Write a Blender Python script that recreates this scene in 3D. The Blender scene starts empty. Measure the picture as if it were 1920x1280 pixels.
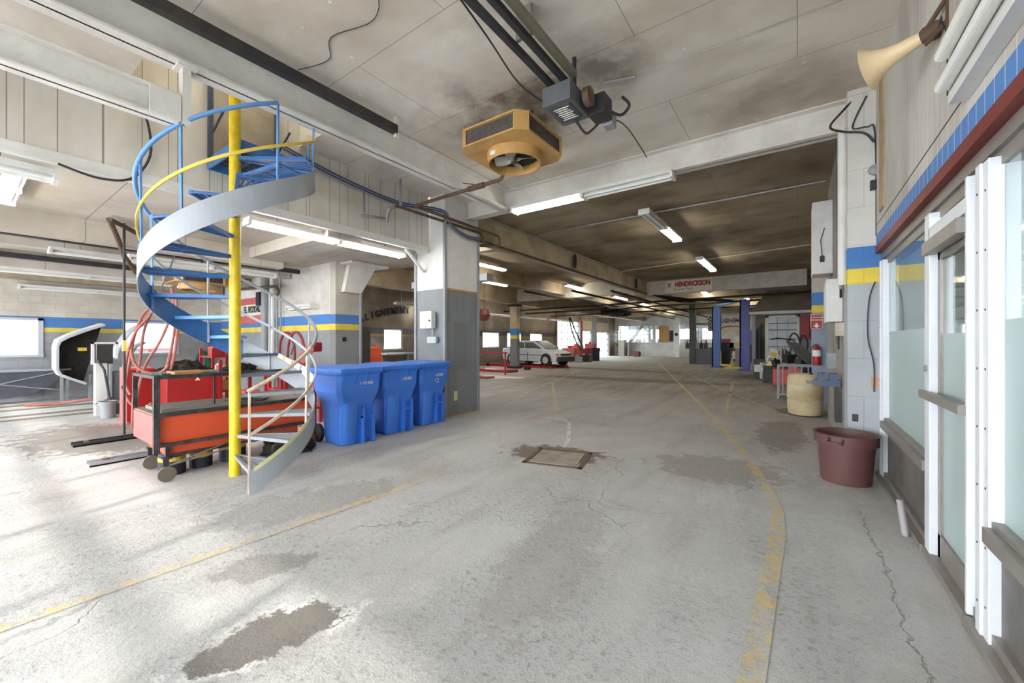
import bpy, math, random
from mathutils import Vector, Matrix
R = random.Random(7)
S = bpy.context.scene
COL = S.collection
PI = math.pi

# ------------------------------------------------------------ camera, sky, sun, exposure
cam_d = bpy.data.cameras.new('camera'); cam = bpy.data.objects.new('camera', cam_d); COL.objects.link(cam)
cam_d.sensor_width = 36; cam_d.lens = 753 / 1920 * 36; cam_d.clip_start = 0.02; cam_d.clip_end = 300
cam.location = (0, 0, 1.45); cam.rotation_euler = (PI / 2, 0, math.radians(35.393))
S.camera = cam
w = bpy.data.worlds.new('world'); S.world = w; w.use_nodes = True
bg = w.node_tree.nodes['Background']; bg.inputs[0].default_value = (0.9, 0.95, 1.0, 1); bg.inputs[1].default_value = 6.0
sl = bpy.data.lights.new('sun', 'SUN'); sl.energy = 1.5; sl.angle = math.radians(1.0); sl.color = (1, .96, .9)
sun = bpy.data.objects.new('sun', sl); COL.objects.link(sun)
sd = Vector((-.28, 1, -.62)); sun.rotation_euler = sd.to_track_quat('-Z', 'Y').to_euler()
S.view_settings.view_transform = 'Standard'; S.view_settings.look = 'None'
S.view_settings.exposure = 1.42; S.view_settings.gamma = 1; S.view_settings.use_curve_mapping = False
S.cycles.max_bounces = 8; S.cycles.diffuse_bounces = 5; S.cycles.glossy_bounces = 3; S.cycles.transmission_bounces = 6
S.cycles.transparent_max_bounces = 12; S.cycles.sample_clamp_indirect = 6; S.cycles.use_denoising = True; S.cycles.use_adaptive_sampling = True; S.cycles.adaptive_threshold = .02
S.cycles.caustics_reflective = False; S.cycles.caustics_refractive = False

# ------------------------------------------------------------ materials
def lin(c):
    return tuple(((x / 255) / 12.92 if x / 255 <= .04045 else ((x / 255 + .055) / 1.055) ** 2.4) for x in c) + (1,)
class NT:
    def __init__(s, name):
        s.m = bpy.data.materials.new(name); s.m.use_nodes = True; s.t = s.m.node_tree
        s.b = s.t.nodes['Principled BSDF']; s.out = s.t.nodes['Material Output']
        s.g = s.n('ShaderNodeNewGeometry').outputs['Position']
    def n(s, typ, **kw):
        x = s.t.nodes.new(typ)
        for k, v in kw.items(): setattr(x, k, v)
        return x
    def l(s, a, b): s.t.links.new(a, b)
    def val(s, a, b):
        if hasattr(a, 'links') or hasattr(a, 'is_linked'): s.l(a, b)
        else: b.default_value = a
    def math(s, op, a, b=0.0, c=0.0, clamp=False):
        x = s.n('ShaderNodeMath', operation=op, use_clamp=clamp)
        s.val(a, x.inputs[0]); s.val(b, x.inputs[1]); s.val(c, x.inputs[2]); return x.outputs[0]
    def noise(s, scale, detail=4, rough=.55, vec=None, dist=0):
        x = s.n('ShaderNodeTexNoise'); x.inputs['Scale'].default_value = scale; x.inputs['Detail'].default_value = detail
        x.inputs['Roughness'].default_value = rough; x.inputs['Distortion'].default_value = dist
        s.l(vec or s.g, x.inputs['Vector']); return x.outputs['Fac']
    def ramp(s, f, a, b, lo=0.0, hi=1.0):
        x = s.n('ShaderNodeMapRange', clamp=True); s.val(f, x.inputs[0]); x.inputs[1].default_value = a; x.inputs[2].default_value = b
        x.inputs[3].default_value = lo; x.inputs[4].default_value = hi; return x.outputs[0]
    def mix(s, f, a, b, mode='MIX'):
        x = s.n('ShaderNodeMix', data_type='RGBA', blend_type=mode)
        s.val(f, x.inputs[0]); s.val(a, x.inputs[6]); s.val(b, x.inputs[7]); return x.outputs[2]
    def scalev(s, v, vec=None):
        x = s.n('ShaderNodeVectorMath', operation='MULTIPLY'); s.l(vec or s.g, x.inputs[0]); x.inputs[1].default_value = v; return x.outputs[0]
    def sep(s, vec=None):
        x = s.n('ShaderNodeSeparateXYZ'); s.l(vec or s.g, x.inputs[0]); return x.outputs
    def comb(s, a, b, c=0.0):
        x = s.n('ShaderNodeCombineXYZ'); s.val(a, x.inputs[0]); s.val(b, x.inputs[1]); s.val(c, x.inputs[2]); return x.outputs[0]
    def bump(s, h, strength=.3, dist=.01):
        x = s.n('ShaderNodeBump'); x.inputs['Strength'].default_value = strength; x.inputs['Distance'].default_value = dist
        s.l(h, x.inputs['Height']); s.l(x.outputs[0], s.b.inputs['Normal'])
    def done(s, col, rough=.6, metal=0):
        s.val(col, s.b.inputs['Base Color']); s.val(rough, s.b.inputs['Roughness']); s.b.inputs['Metallic'].default_value = metal
        return s.m
MATS = {}
def mat(name, rgb, rough=.55, metal=0, dirt=(120, 108, 92), amt=.35, sc=4, bump=0):
    if name in MATS: return MATS[name]
    s = NT(name); f = s.ramp(s.noise(sc, 5, .6), .42, .72, 0, amt)
    f2 = s.ramp(s.noise(sc * 9, 3, .7), .55, .75, 0, amt * .6)
    c = s.mix(f, lin(rgb), lin(dirt)); c = s.mix(f2, c, lin(dirt))
    if bump: s.bump(s.noise(sc * 12, 3), bump, .004)
    MATS[name] = s.done(c, rough, metal); return MATS[name]
def emit(name, rgb, st):
    s = NT(name); e = s.n('ShaderNodeEmission'); e.inputs[0].default_value = rgb + (1,); e.inputs[1].default_value = st
    s.l(e.outputs[0], s.out.inputs[0]); return s.m
def glassm(name, rgb=(.9, .95, .95), op=.12):
    s = NT(name); t = s.n('ShaderNodeBsdfTransparent'); t.inputs[0].default_value = rgb + (1,)
    g = s.n('ShaderNodeBsdfGlossy'); g.inputs['Roughness'].default_value = .03
    lw = s.n('ShaderNodeLayerWeight'); lw.inputs[0].default_value = .5
    mx = s.n('ShaderNodeMixShader'); s.l(s.math('ADD', s.math('MULTIPLY', s.math('POWER', lw.outputs['Facing'], 4.0), .5), op, clamp=True), mx.inputs[0]); s.l(t.outputs[0], mx.inputs[1]); s.l(g.outputs[0], mx.inputs[2])
    s.l(mx.outputs[0], s.out.inputs[0]); return s.m

def concrete(s):
    "worn concrete floor: returns colour and height sockets"
    x, y, z = s.sep()
    big = s.noise(.55, 5, .6); med = s.noise(2.3, 6, .65, dist=.6)
    st = s.noise(1.2, 5, .6, vec=s.scalev((2.6, .45, 1)))
    fine = s.noise(38, 4, .75); grit = s.noise(120, 2, .6)
    c = s.mix(s.ramp(big, .35, .68), lin((202, 201, 199)), lin((182, 180, 177)))
    c = s.mix(s.ramp(med, .5, .72, 0, .55), c, lin((212, 209, 204)))
    c = s.mix(s.ramp(st, .52, .75, 0, .5), c, lin((156, 151, 144)))
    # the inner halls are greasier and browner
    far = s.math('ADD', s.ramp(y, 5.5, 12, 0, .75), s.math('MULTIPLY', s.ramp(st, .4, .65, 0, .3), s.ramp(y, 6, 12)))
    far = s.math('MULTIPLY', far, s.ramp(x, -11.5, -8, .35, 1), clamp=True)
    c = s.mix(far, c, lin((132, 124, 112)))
    # rough scaled surface
    zone = s.ramp(s.noise(.9, 4, .6, vec=s.scalev((1.5, .6, 1)), dist=.4), .42, .56, .15, 1)
    pit = s.noise(24, 7, .78, dist=.25)
    c = s.mix(s.math('MULTIPLY', s.ramp(pit, .52, .63, 0, .55), zone), c, lin((118, 113, 106)))
    c = s.mix(s.ramp(grit, .56, .74, 0, .65), c, lin((112, 107, 100)))
    c = s.mix(s.ramp(fine, .6, .78, 0, .4), c, lin((226, 224, 220)))
    # stains with shapes of their own  (x, y, rx, ry, angle, colour, strength)
    wob = s.math('MULTIPLY', s.math('SUBTRACT', s.noise(5.5, 7, .75), .5), 2.4)
    for (sx, sy, rx, ry, ang, col, k) in [(-2.13, .93, .17, .36, -.3, (118, 113, 105), .95), (-2.8, 1.2, .16, .33, -.7, (135, 130, 123), .6),
            (-2.55, 4.55, .65, .42, .3, (104, 86, 68), .8), (-3.6, 1.9, .9, .35, 1.2, (150, 146, 140), .5), (-.75, 5.1, .75, .55, .2, (138, 130, 120), .5),
            (-.2, 7.6, .35, 1.3, 0, (112, 100, 88), .5), (-5, 15, 4, .8, .1, (86, 76, 64), .7), (-1.35, 2.4, .3, .9, .15, (158, 153, 146), .4),
            (-8.6, 1.4, 1.6, .9, .2, (118, 110, 100), .7), (-9, 20, 5, .7, -.1, (84, 74, 62), .6), (-1, 19, 1.2, 1.6, 0, (84, 70, 52), .7), (.1, 10.2, .5, .6, 0, (80, 70, 58), .7)]:
        dx = s.math('SUBTRACT', x, sx); dy = s.math('SUBTRACT', y, sy); ca, sa = math.cos(ang), math.sin(ang)
        u = s.math('DIVIDE', s.math('ADD', s.math('MULTIPLY', dx, ca), s.math('MULTIPLY', dy, sa)), rx)
        v = s.math('DIVIDE', s.math('SUBTRACT', s.math('MULTIPLY', dy, ca), s.math('MULTIPLY', dx, sa)), ry)
        d = s.math('ADD', s.math('SQRT', s.math('ADD', s.math('MULTIPLY', u, u), s.math('MULTIPLY', v, v))), wob)
        m = s.ramp(d, .85, 1.0, k, 0); c = s.mix(m, c, lin(col))
        if k > .9:
            rim = s.math('MULTIPLY', s.math('MULTIPLY', s.ramp(d, .92, 1.0), s.ramp(d, 1.02, 1.22, .8, 0)), s.ramp(s.noise(6, 3), .45, .55)); c = s.mix(rim, c, lin((232, 231, 228)))
    # cracks
    vo = s.n('ShaderNodeTexVoronoi', feature='DISTANCE_TO_EDGE'); vo.inputs['Scale'].default_value = .42
    nv = s.n('ShaderNodeTexNoise'); nv.inputs['Scale'].default_value = 2.2; nv.inputs['Detail'].default_value = 6; s.l(s.g, nv.inputs['Vector'])
    av = s.n('ShaderNodeVectorMath', operation='MULTIPLY_ADD'); s.l(nv.outputs['Color'], av.inputs[0]); av.inputs[1].default_value = (.55, .55, 0); s.l(s.g, av.inputs[2])
    s.l(av.outputs[0], vo.inputs['Vector'])
    cr = s.math('MULTIPLY', s.ramp(vo.outputs['Distance'], .001, .004, .35, 0), s.ramp(s.noise(.8, 2), .5, .6))
    sx_ = s.math('ABSOLUTE', s.math('SUBTRACT', s.math('SUBTRACT', x, .455), s.math('MULTIPLY', s.math('SUBTRACT', s.noise(3.5, 6, .7), .5), .22)))
    sc_ = s.math('MULTIPLY', s.ramp(sx_, .002, .007, .5, 0), s.math('MULTIPLY', s.ramp(y, 1.2, 1.6), s.ramp(y, 4.2, 5.2, 1, 0)))
    cr = s.math('MAXIMUM', cr, sc_)
    c = s.mix(cr, c, lin((84, 78, 70)))
    h = s.math('ADD', s.math('MULTIPLY', s.math('MULTIPLY', pit, zone), 1.6), s.math('ADD', s.math('MULTIPLY', fine, .35), s.math('MULTIPLY', cr, -1)))
    return c, h
def m_floor():
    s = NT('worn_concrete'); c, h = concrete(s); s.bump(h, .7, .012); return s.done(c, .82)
def m_line(name, rgb, lo, hi):
    s = NT(name); c, h = concrete(s); s.bump(h, .7, .012)
    f = s.ramp(s.noise(7, 6, .75, dist=.4), lo, hi, 0, .8); return s.done(s.mix(f, c, lin(rgb)), .8)
def m_ceiling(name, base, dirt, k, dots=True, seamw=.004, soot=()):
    s = NT(name); f = s.ramp(s.noise(.8, 3, .5, dist=.3), .42, .7, 0, k); f2 = s.ramp(s.noise(1.7, 4, .55, vec=s.scalev((.7, 1.3, 1))), .48, .75, 0, k * .6)
    c = s.mix(f, lin(base), lin(dirt)); c = s.mix(f2, c, lin(dirt))
    c = s.mix(s.ramp(s.noise(70, 3, .7), .5, .8, 0, .25), c, lin(dirt))
    for sx, sy, r0, r1, kk in soot:
        dx = s.math('SUBTRACT', s.sep()[0], sx); dy = s.math('SUBTRACT', s.sep()[1], sy)
        d = s.math('ADD', s.math('SQRT', s.math('ADD', s.math('MULTIPLY', dx, dx), s.math('MULTIPLY', dy, dy))), s.math('MULTIPLY', s.math('SUBTRACT', s.noise(2.2, 4), .5), .9))
        c = s.mix(s.math('MULTIPLY', s.ramp(d, r0, r1, kk, 0), s.ramp(s.noise(1.9, 4, .6), .38, .6, .2, 1)), c, lin((88, 72, 54)))
    b = s.n('ShaderNodeTexBrick', offset=.5); b.inputs['Scale'].default_value = 1; b.inputs['Mortar Size'].default_value = seamw; b.inputs['Mortar Smooth'].default_value = .2
    b.inputs['Brick Width'].default_value = 2.44; b.inputs['Row Height'].default_value = 1.22
    s.l(s.g, b.inputs['Vector']); c = s.mix(s.math('MULTIPLY', b.outputs['Fac'], .6), c, lin((70, 58, 44)))
    if dots:
        v = s.n('ShaderNodeTexVoronoi'); v.inputs['Scale'].default_value = 2.2; v.inputs['Randomness'].default_value = .12; s.l(s.comb(s.sep()[0], s.sep()[1]), v.inputs['Vector'])
        c = s.mix(s.ramp(v.outputs['Distance'], .03, .045, .8, 0), c, lin((238, 234, 224)))
    s.bump(s.noise(45, 4, .7), .35, .006); return s.done(c, .85)
def m_block(name, axis, stripes, top, low, mortar=.012, bw=.4, bh=.2, dirt=(110, 96, 78), k=.4, grime=None):
    "painted concrete blocks; stripes = (z0, z1, z2): yellow from z0 to z1, blue from z1 to z2"
    s = NT(name); x, y, z = s.sep(); u = y if axis == 'x' else x
    c = lin(top)
    if stripes:
        z0, z1, z2 = stripes; st = lambda a: s.math('GREATER_THAN', z, a)
        c = s.mix(st(z0), lin(low), lin((236, 208, 78))); c = s.mix(st(z1), c, lin((72, 128, 196))); c = s.mix(st(z2), c, lin(top))
    f = s.ramp(s.noise(1.1, 5, .6), .42, .7, 0, k); c = s.mix(f, c, lin(dirt))
    if grime: c = s.mix(s.math('MULTIPLY', s.ramp(u, grime[0], grime[1], 0, .78), s.ramp(s.noise(1.4, 4), .2, .55, .6, 1)), c, lin(grime[2]))
    if bw:
        b = s.n('ShaderNodeTexBrick', offset=.5); b.inputs['Scale'].default_value = 1; b.inputs['Mortar Size'].default_value = mortar / 2; b.inputs['Mortar Smooth'].default_value = .3
        b.inputs['Brick Width'].default_value = bw; b.inputs['Row Height'].default_value = bh; s.l(s.comb(u, z), b.inputs['Vector'])
        c = s.mix(s.math('MULTIPLY', b.outputs['Fac'], .45), c, s.mix(.5, c, lin((96, 90, 84))))
        s.bump(s.math('SUBTRACT', s.math('MULTIPLY', s.noise(50, 3), .25), b.outputs['Fac']), .45, .006)
    return s.done(c, .75)
def m_groove(name, axis, rgb, gcol, step, dirt, k, wd=.01, stripe=None):
    s = NT(name); x, y, z = s.sep(); u = y if axis == 'x' else x
    c = s.mix(s.ramp(s.noise(1.2, 5, .6, vec=s.scalev((1, 1.6, .6))), .4, .7, 0, k), lin(rgb), lin(dirt))
    if stripe: c = s.mix(s.math('LESS_THAN', z, stripe), c, lin((84, 132, 196)))
    m = s.math('LESS_THAN', s.math('FRACT', s.math('DIVIDE', u, step)), wd / step)
    if step > .15: m = s.math('MAXIMUM', m, s.math('LESS_THAN', s.math('FRACT', s.math('DIVIDE', s.math('ADD', u, step * .37), step * 1.7)), wd / step / 1.7))
    c = s.mix(s.math('MULTIPLY', m, .75), c, lin(gcol)); s.bump(s.math('MULTIPLY', m, -1), .5, .006)
    return s.done(c, .7)

FLOOR = m_floor(); YLINE = m_line('worn_yellow_paint', (220, 190, 116), .42, .62); WLINE = m_line('worn_white_paint', (236, 236, 232), .42, .6); OLINE = m_line('worn_orange_paint', (206, 120, 84), .45, .62)
CEIL = m_ceiling('sprayed_ceiling', (226, 219, 206), (158, 142, 120), .55, soot=((-2.93, 4.13, .45, 1.15, .85), (-1.75, 4.0, .2, .8, .7), (-1.85, 2.6, .1, .6, .4), (-.2, 5.6, .3, .9, .4)))
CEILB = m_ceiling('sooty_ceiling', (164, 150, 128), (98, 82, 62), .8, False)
CEILM = m_ceiling('mezzanine_underside', (203, 196, 184), (158, 146, 128), .6, False, .006)
WLEFT = m_block('painted_block_left', 'x', (1.69, 1.80, 2.07), (205, 197, 184), (160, 162, 166), grime=(6.5, 10.5, (104, 88, 68)))
WCROSS = m_block('painted_block_cross', 'y', (1.72, 1.86, 2.1), (214, 210, 202), (150, 152, 155), bw=0)
PIERM = m_block('painted_pier', 'x', (1.72, 1.86, 2.08), (196, 190, 178), (140, 141, 142), bw=0)
RPIER = m_block('painted_block_right', 'y', (2.09, 2.26, 2.5), (216, 214, 208), (176, 180, 184), mortar=.008, bw=.3, bh=.42, k=.2)
RSIDE = m_block('bare_block_right', 'x', None, (150, 146, 142), (150, 146, 142), bw=.1, bh=1.2, mortar=.012, k=.5)
GREYBLOCK = m_block('grey_block', 'y', None, (98, 106, 114), (98, 106, 114), k=.3)
PANELW = m_groove('grooved_white_panel', 'x', (217, 212, 202), (120, 110, 96), .31, (176, 166, 150), .55, .009)
PANELR = m_groove('grooved_shop_panel', 'x', (206, 202, 195), (226, 223, 216), .11, (150, 138, 122), .7, .007, 2.6)
GREYPANEL = m_groove('grey_painted_ply', 'x', (132, 136, 140), (98, 102, 106), .2, (108, 106, 102), .4, .005)
SHINGLE = m_block('dark_shingles', 'y', None, (138, 128, 116), (138, 128, 116), mortar=.035, bw=.4, bh=.16, dirt=(90, 80, 70), k=.6)
WHITEP = mat('white_painted_steel', (228, 225, 218), .45, 0, (150, 138, 120), .35, 2)
BEAMT = mat('tan_painted_steel', (178, 162, 134), .6, 0, (104, 86, 62), .6, 1.4)
WHITE = mat('white_paint', (226, 225, 221), .5, 0, (168, 160, 148), .3, 3)
ALU = mat('white_aluminium', (228, 232, 238), .35, 0, (190, 190, 190), .2, 2)
DALU = mat('weathered_aluminium', (150, 144, 138), .4, .3, (110, 102, 94), .4, 3)
KICK = mat('dirty_steel_panel', (122, 118, 115), .5, .2, (74, 70, 68), .7, 2.5)
BLACK = mat('black_rubber', (26, 26, 28), .6, 0, (70, 66, 60), .25, 5)
DARK = mat('dark_steel', (52, 54, 58), .5, .3, (92, 78, 62), .4, 5)
GREY = mat('grey_paint', (150, 153, 158), .5, 0, (110, 104, 96), .35, 3)
LGREY = mat('pale_grey_paint', (190, 194, 200), .38, 0, (150, 148, 146), .25, 2)
STEEL = mat('bare_steel', (160, 160, 160), .35, .6, (110, 96, 80), .4, 5)
BLUE = mat('blue_stair_paint', (62, 118, 182), .4, 0, (46, 62, 88), .5, 5)
SKYB = mat('pale_blue_paint', (104, 156, 214), .4, 0, (80, 110, 150), .35, 5)
YEL = mat('yellow_pole_paint', (240, 206, 42), .35, 0, (150, 118, 30), .4, 9)
YELB = mat('pale_yellow_paint', (236, 208, 92), .45, 0, (176, 140, 60), .3, 8)
BIN = mat('blue_bin_plastic', (62, 124, 222), .45, 0, (78, 118, 190), .35, 3)
TAN = mat('tan_heater_paint', (204, 162, 98), .5, 0, (150, 104, 54), .5, 4)
COILM = mat('heater_coil', (92, 84, 82), .6, .2, (50, 44, 42), .6, 20)
ORANGE = mat('orange_red_paint', (214, 82, 46), .5, 0, (150, 70, 50), .25, 4)
RED = mat('red_paint', (164, 30, 30), .45, 0, (120, 34, 30), .4, 4)
PINK = mat('pale_and_lit_red', (206, 92, 88), .5, 0, (190, 120, 110), .4, 3)  # pale red of several things; also the cart end, lit in its colour
HOSE = mat('red_rubber_hose', (168, 94, 84), .55, 0, (130, 84, 70), .5, 8)
RUST = mat('rusty_pipe', (108, 86, 70), .65, .3, (74, 56, 42), .6, 12)
BROWN = mat('brown_bin_plastic', (104, 68, 64), .55, 0, (92, 70, 64), .5, 5)
DRUM = mat('stained_drum_plastic', (206, 192, 156), .5, 0, (150, 120, 72), .55, 3)
CREAM = mat('cream_horn_paint', (230, 206, 164), .35, 0, (190, 158, 112), .25, 5)
WOOD = mat('plywood', (190, 140, 86), .6, 0, (150, 104, 62), .5, 5)
SAFETY = mat('orange_plastic', (226, 92, 44), .5, 0, (176, 76, 46), .3, 5)
DEEPB = mat('royal_blue_paint', (22, 40, 160), .35, 0, (20, 24, 110), .3, 4)
MIDB = mat('lift_blue_paint', (66, 108, 178), .4, 0, (50, 70, 110), .3, 4)
REDTRIM = mat('dark_red_trim', (122, 38, 28), .5, 0, (86, 32, 26), .4, 3)
CARW = mat('white_car_paint', (214, 218, 226), .25, 0, (150, 148, 144), .3, 3)
CARR = mat('red_car_paint', (176, 44, 56), .3, 0, (150, 60, 60), .2, 3)
CARG = mat('dusty_glass', (96, 98, 98), .2, 0, (140, 134, 124), .5, 4)
CARD = mat('dirty_bumper', (46, 48, 54), .5, 0, (96, 82, 62), .5, 5)
GREEN = mat('green_hose', (32, 112, 84), .5, 0, (20, 70, 54), .3, 8)
PAPER = mat('paper_white', (232, 230, 222), .7, 0, (200, 196, 186), .3, 5)
TARP = mat('black_tarp', (34, 30, 28), .8, 0, (70, 60, 50), .5, 9, .4)
GLASS = glassm('window_glass'); SHOPG = glassm('shop_glass', (.86, .92, .92), .22)
def m_frost():
    s = NT('frosted_film'); d = s.n('ShaderNodeBsdfTranslucent'); d.inputs[0].default_value = lin((214, 226, 226))
    mx = s.n('ShaderNodeMixShader'); mx.inputs[0].default_value = .25; c = s.mix(s.ramp(s.noise(1.4, 3), .4, .7, 0, .4), lin((196, 212, 212)), lin((178, 196, 198)))
    s.done(c, .32); s.l(s.b.outputs[0], mx.inputs[1]); s.l(d.outputs[0], mx.inputs[2]); s.l(mx.outputs[0], s.out.inputs[0]); return s.m
FROST = m_frost()
TUBE = emit('lit_tube', (1, .93, .78), 18); TUBEC = emit('lit_tube_cool', (1, .97, .9), 14); TUBEOFF = mat('unlit_tube', (236, 236, 230), .3, 0, (200, 200, 196), .2, 5)

# ------------------------------------------------------------ mesh helpers
class M:
    def __init__(s): s.v = []; s.f = []; s.mi = []; s.cur = 0
    def add(s, vs, fs):
        o = len(s.v); s.v += [tuple(p) for p in vs]; s.f += [tuple(i + o for i in f) for f in fs]; s.mi += [s.cur] * len(fs); return s
    def box(s, x0, x1, y0, y1, z0, z1, mt=None):
        if x0 > x1: x0, x1 = x1, x0
        if y0 > y1: y0, y1 = y1, y0
        if z0 > z1: z0, z1 = z1, z0
        vs = [Vector((x, y, z)) for z in (z0, z1) for x, y in ((x0, y0), (x1, y0), (x1, y1), (x0, y1))]
        if mt: vs = [mt @ p for p in vs]
        return s.add(vs, [(3, 2, 1, 0), (4, 5, 6, 7), (0, 1, 5, 4), (1, 2, 6, 5), (2, 3, 7, 6), (3, 0, 4, 7)])
    def bar(s, p0, p1, wd, ht=None, up=(0, 0, 1)):
        p0, p1 = Vector(p0), Vector(p1); ht = ht or wd; d = p1 - p0; L = d.length; d.normalize()
        up = Vector(up); sx = d.cross(up)
        if sx.length < 1e-4: sx = d.cross(Vector((1, 0, 0)))
        sx.normalize(); uz = sx.cross(d)
        mt = Matrix.Translation(p0) @ Matrix((sx, d, uz)).transposed().to_4x4()
        return s.box(-wd / 2, wd / 2, 0, L, -ht / 2, ht / 2, mt)
    def tube(s, pts, r, seg=8, rs=None):
        pts = [Vector(p) for p in pts]; n = len(pts); rings = []; prev = None
        for i, p in enumerate(pts):
            d = (pts[min(i + 1, n - 1)] - pts[max(i - 1, 0)]).normalized()
            if prev is None:
                a = Vector((0, 0, 1)) if abs(d.z) < .9 else Vector((1, 0, 0)); u = d.cross(a).normalized()
            else:
                u = prev - d * prev.dot(d); u.normalize()
            prev = u; v = d.cross(u); rr = rs[i] if rs else r
            rings.append([p + (u * math.cos(2 * PI * k / seg) + v * math.sin(2 * PI * k / seg)) * rr for k in range(seg)])
        vs = [q for g in rings for q in g]
        fs = [(i * seg + k, i * seg + (k + 1) % seg, (i + 1) * seg + (k + 1) % seg, (i + 1) * seg + k) for i in range(n - 1) for k in range(seg)]
        fs += [tuple(range(seg - 1, -1, -1)), tuple((n - 1) * seg + k for k in range(seg))]
        return s.add(vs, fs)
    def cyl(s, p0, p1, r0, r1=None, seg=16): return s.tube([p0, p1], r0, seg, [r0, r0 if r1 is None else r1])
    def lathe(s, prof, c, seg=24, ax=None):
        mt = ax or Matrix.Identity(3); c = Vector(c); n = len(prof)
        vs = [c + mt @ Vector((r * math.cos(2 * PI * k / seg), r * math.sin(2 * PI * k / seg), z)) for r, z in prof for k in range(seg)]
        fs = [(i * seg + k, i * seg + (k + 1) % seg, (i + 1) * seg + (k + 1) % seg, (i + 1) * seg + k) for i in range(n - 1) for k in range(seg)]
        return s.add(vs, fs)
    def prism(s, poly, axis, a, b):
        def P(u, v, w): return {'x': (w, u, v), 'y': (u, w, v), 'z': (u, v, w)}[axis]
        n = len(poly); vs = [P(u, v, a) for u, v in poly] + [P(u, v, b) for u, v in poly]
        return s.add(vs, [tuple(range(n - 1, -1, -1)), tuple(range(n, 2 * n))] + [(i, (i + 1) % n, n + (i + 1) % n, n + i) for i in range(n)])
    def loft(s, rings, closed=True, caps=True):
        n = len(rings[0]); vs = [p for r in rings for p in r]; m = n if closed else n - 1
        fs = [(i * n + k, i * n + (k + 1) % n, (i + 1) * n + (k + 1) % n, (i + 1) * n + k) for i in range(len(rings) - 1) for k in range(m)]
        if caps: fs += [tuple(range(n - 1, -1, -1)), tuple((len(rings) - 1) * n + k for k in range(n))]
        return s.add(vs, fs)
    def ibeam(s, axis, a, b, c, z0, z1, fw, t=.02):
        for z in (z0, z1 - t):
            s.box(c - fw / 2, c + fw / 2, a, b, z, z + t) if axis == 'y' else s.box(a, b, c - fw / 2, c + fw / 2, z, z + t)
        s.box(c - t / 2, c + t / 2, a, b, z0, z1) if axis == 'y' else s.box(a, b, c - t / 2, c + t / 2, z0, z1)
        return s
    def build(s, name, mats, parent=None, smooth=False, bevel=0):
        me = bpy.data.meshes.new(name); me.from_pydata(s.v, [], s.f); mats = mats if isinstance(mats, (list, tuple)) else [mats]
        for q in mats: me.materials.append(q)
        me.polygons.foreach_set('material_index', s.mi); me.update()
        import bmesh
        bm = bmesh.new(); bm.from_mesh(me); bmesh.ops.recalc_face_normals(bm, faces=bm.faces)
        if smooth:
            for f in bm.faces: f.smooth = True
            for e in bm.edges:
                if len(e.link_faces) == 2 and e.calc_face_angle(0) > .7: e.smooth = False
        bm.to_mesh(me); bm.free()
        o = bpy.data.objects.new(name, me); COL.objects.link(o)
        if bevel:
            md = o.modifiers.new('bevel', 'BEVEL'); md.width = bevel; md.segments = 2; md.limit_method = 'ANGLE'
        if parent: link(o, parent)
        return o
def link(o, p):
    o.parent = p
    if p.type == 'EMPTY': o.matrix_parent_inverse = p.matrix_basis.inverted()
def cr(pts, n=5):
    P = [Vector(p) for p in pts]; o = []
    for i in range(len(P) - 1):
        a, b_, c, d = P[max(i - 1, 0)], P[i], P[i + 1], P[min(i + 2, len(P) - 1)]
        for k in range(n):
            u = k / n; o.append(.5 * ((2 * b_) + (c - a) * u + (2 * a - 5 * b_ + 4 * c - d) * u * u + (3 * b_ - a - 3 * c + d) * u ** 3))
    return o + [P[-1]]
def tag(o, label, cat, group=None, kind=None):
    o['label'] = label; o['category'] = cat
    if group: o['group'] = group
    if kind: o['kind'] = kind
    return o
def thing(name, label, cat, loc=(0, 0, 0), group=None):
    o = bpy.data.objects.new(name, None); o.empty_display_size = .1; o.location = loc; COL.objects.link(o); return tag(o, label, cat, group)
def struct(o, label=None):
    o['kind'] = 'structure'
    if label: o['label'] = label
    return o
def kids(o): return [c for c in bpy.data.objects if c.parent == o]
def dup(o, parent=None):
    c = o.copy(); COL.objects.link(c)
    if parent: c.parent = parent
    for k in kids(o): dup(k, c)
    return c
def place(o, loc, rz=0, label=None):
    o.location = loc; o.rotation_euler = (0, 0, rz)
    if label: o['label'] = label
    return o
def text(name, s, size, m, parent, loc, xdir, zdir=(0, 0, 1), ext=.002, bold=0, sx=1, shear=0):
    cu = bpy.data.curves.new('t', 'FONT'); cu.body = s; cu.size = size; cu.extrude = ext; cu.offset = bold; cu.align_x = 'CENTER'; cu.align_y = 'CENTER'; cu.shear = shear
    t = bpy.data.objects.new('t', cu); COL.objects.link(t); dg = bpy.context.evaluated_depsgraph_get(); dg.update()
    me = bpy.data.meshes.new_from_object(t.evaluated_get(dg)); bpy.data.objects.remove(t); bpy.data.curves.remove(cu)
    x = Vector(xdir).normalized(); z = Vector(zdir).normalized(); y = x.cross(z)
    mt = Matrix.Translation(Vector(loc)) @ Matrix((x * sx, z, -y)).transposed().to_4x4()
    me.transform(mt); me.materials.clear(); me.materials.append(m); me.name = name
    o = bpy.data.objects.new(name, me); COL.objects.link(o)
    if parent: link(o, parent)
    return o

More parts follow.
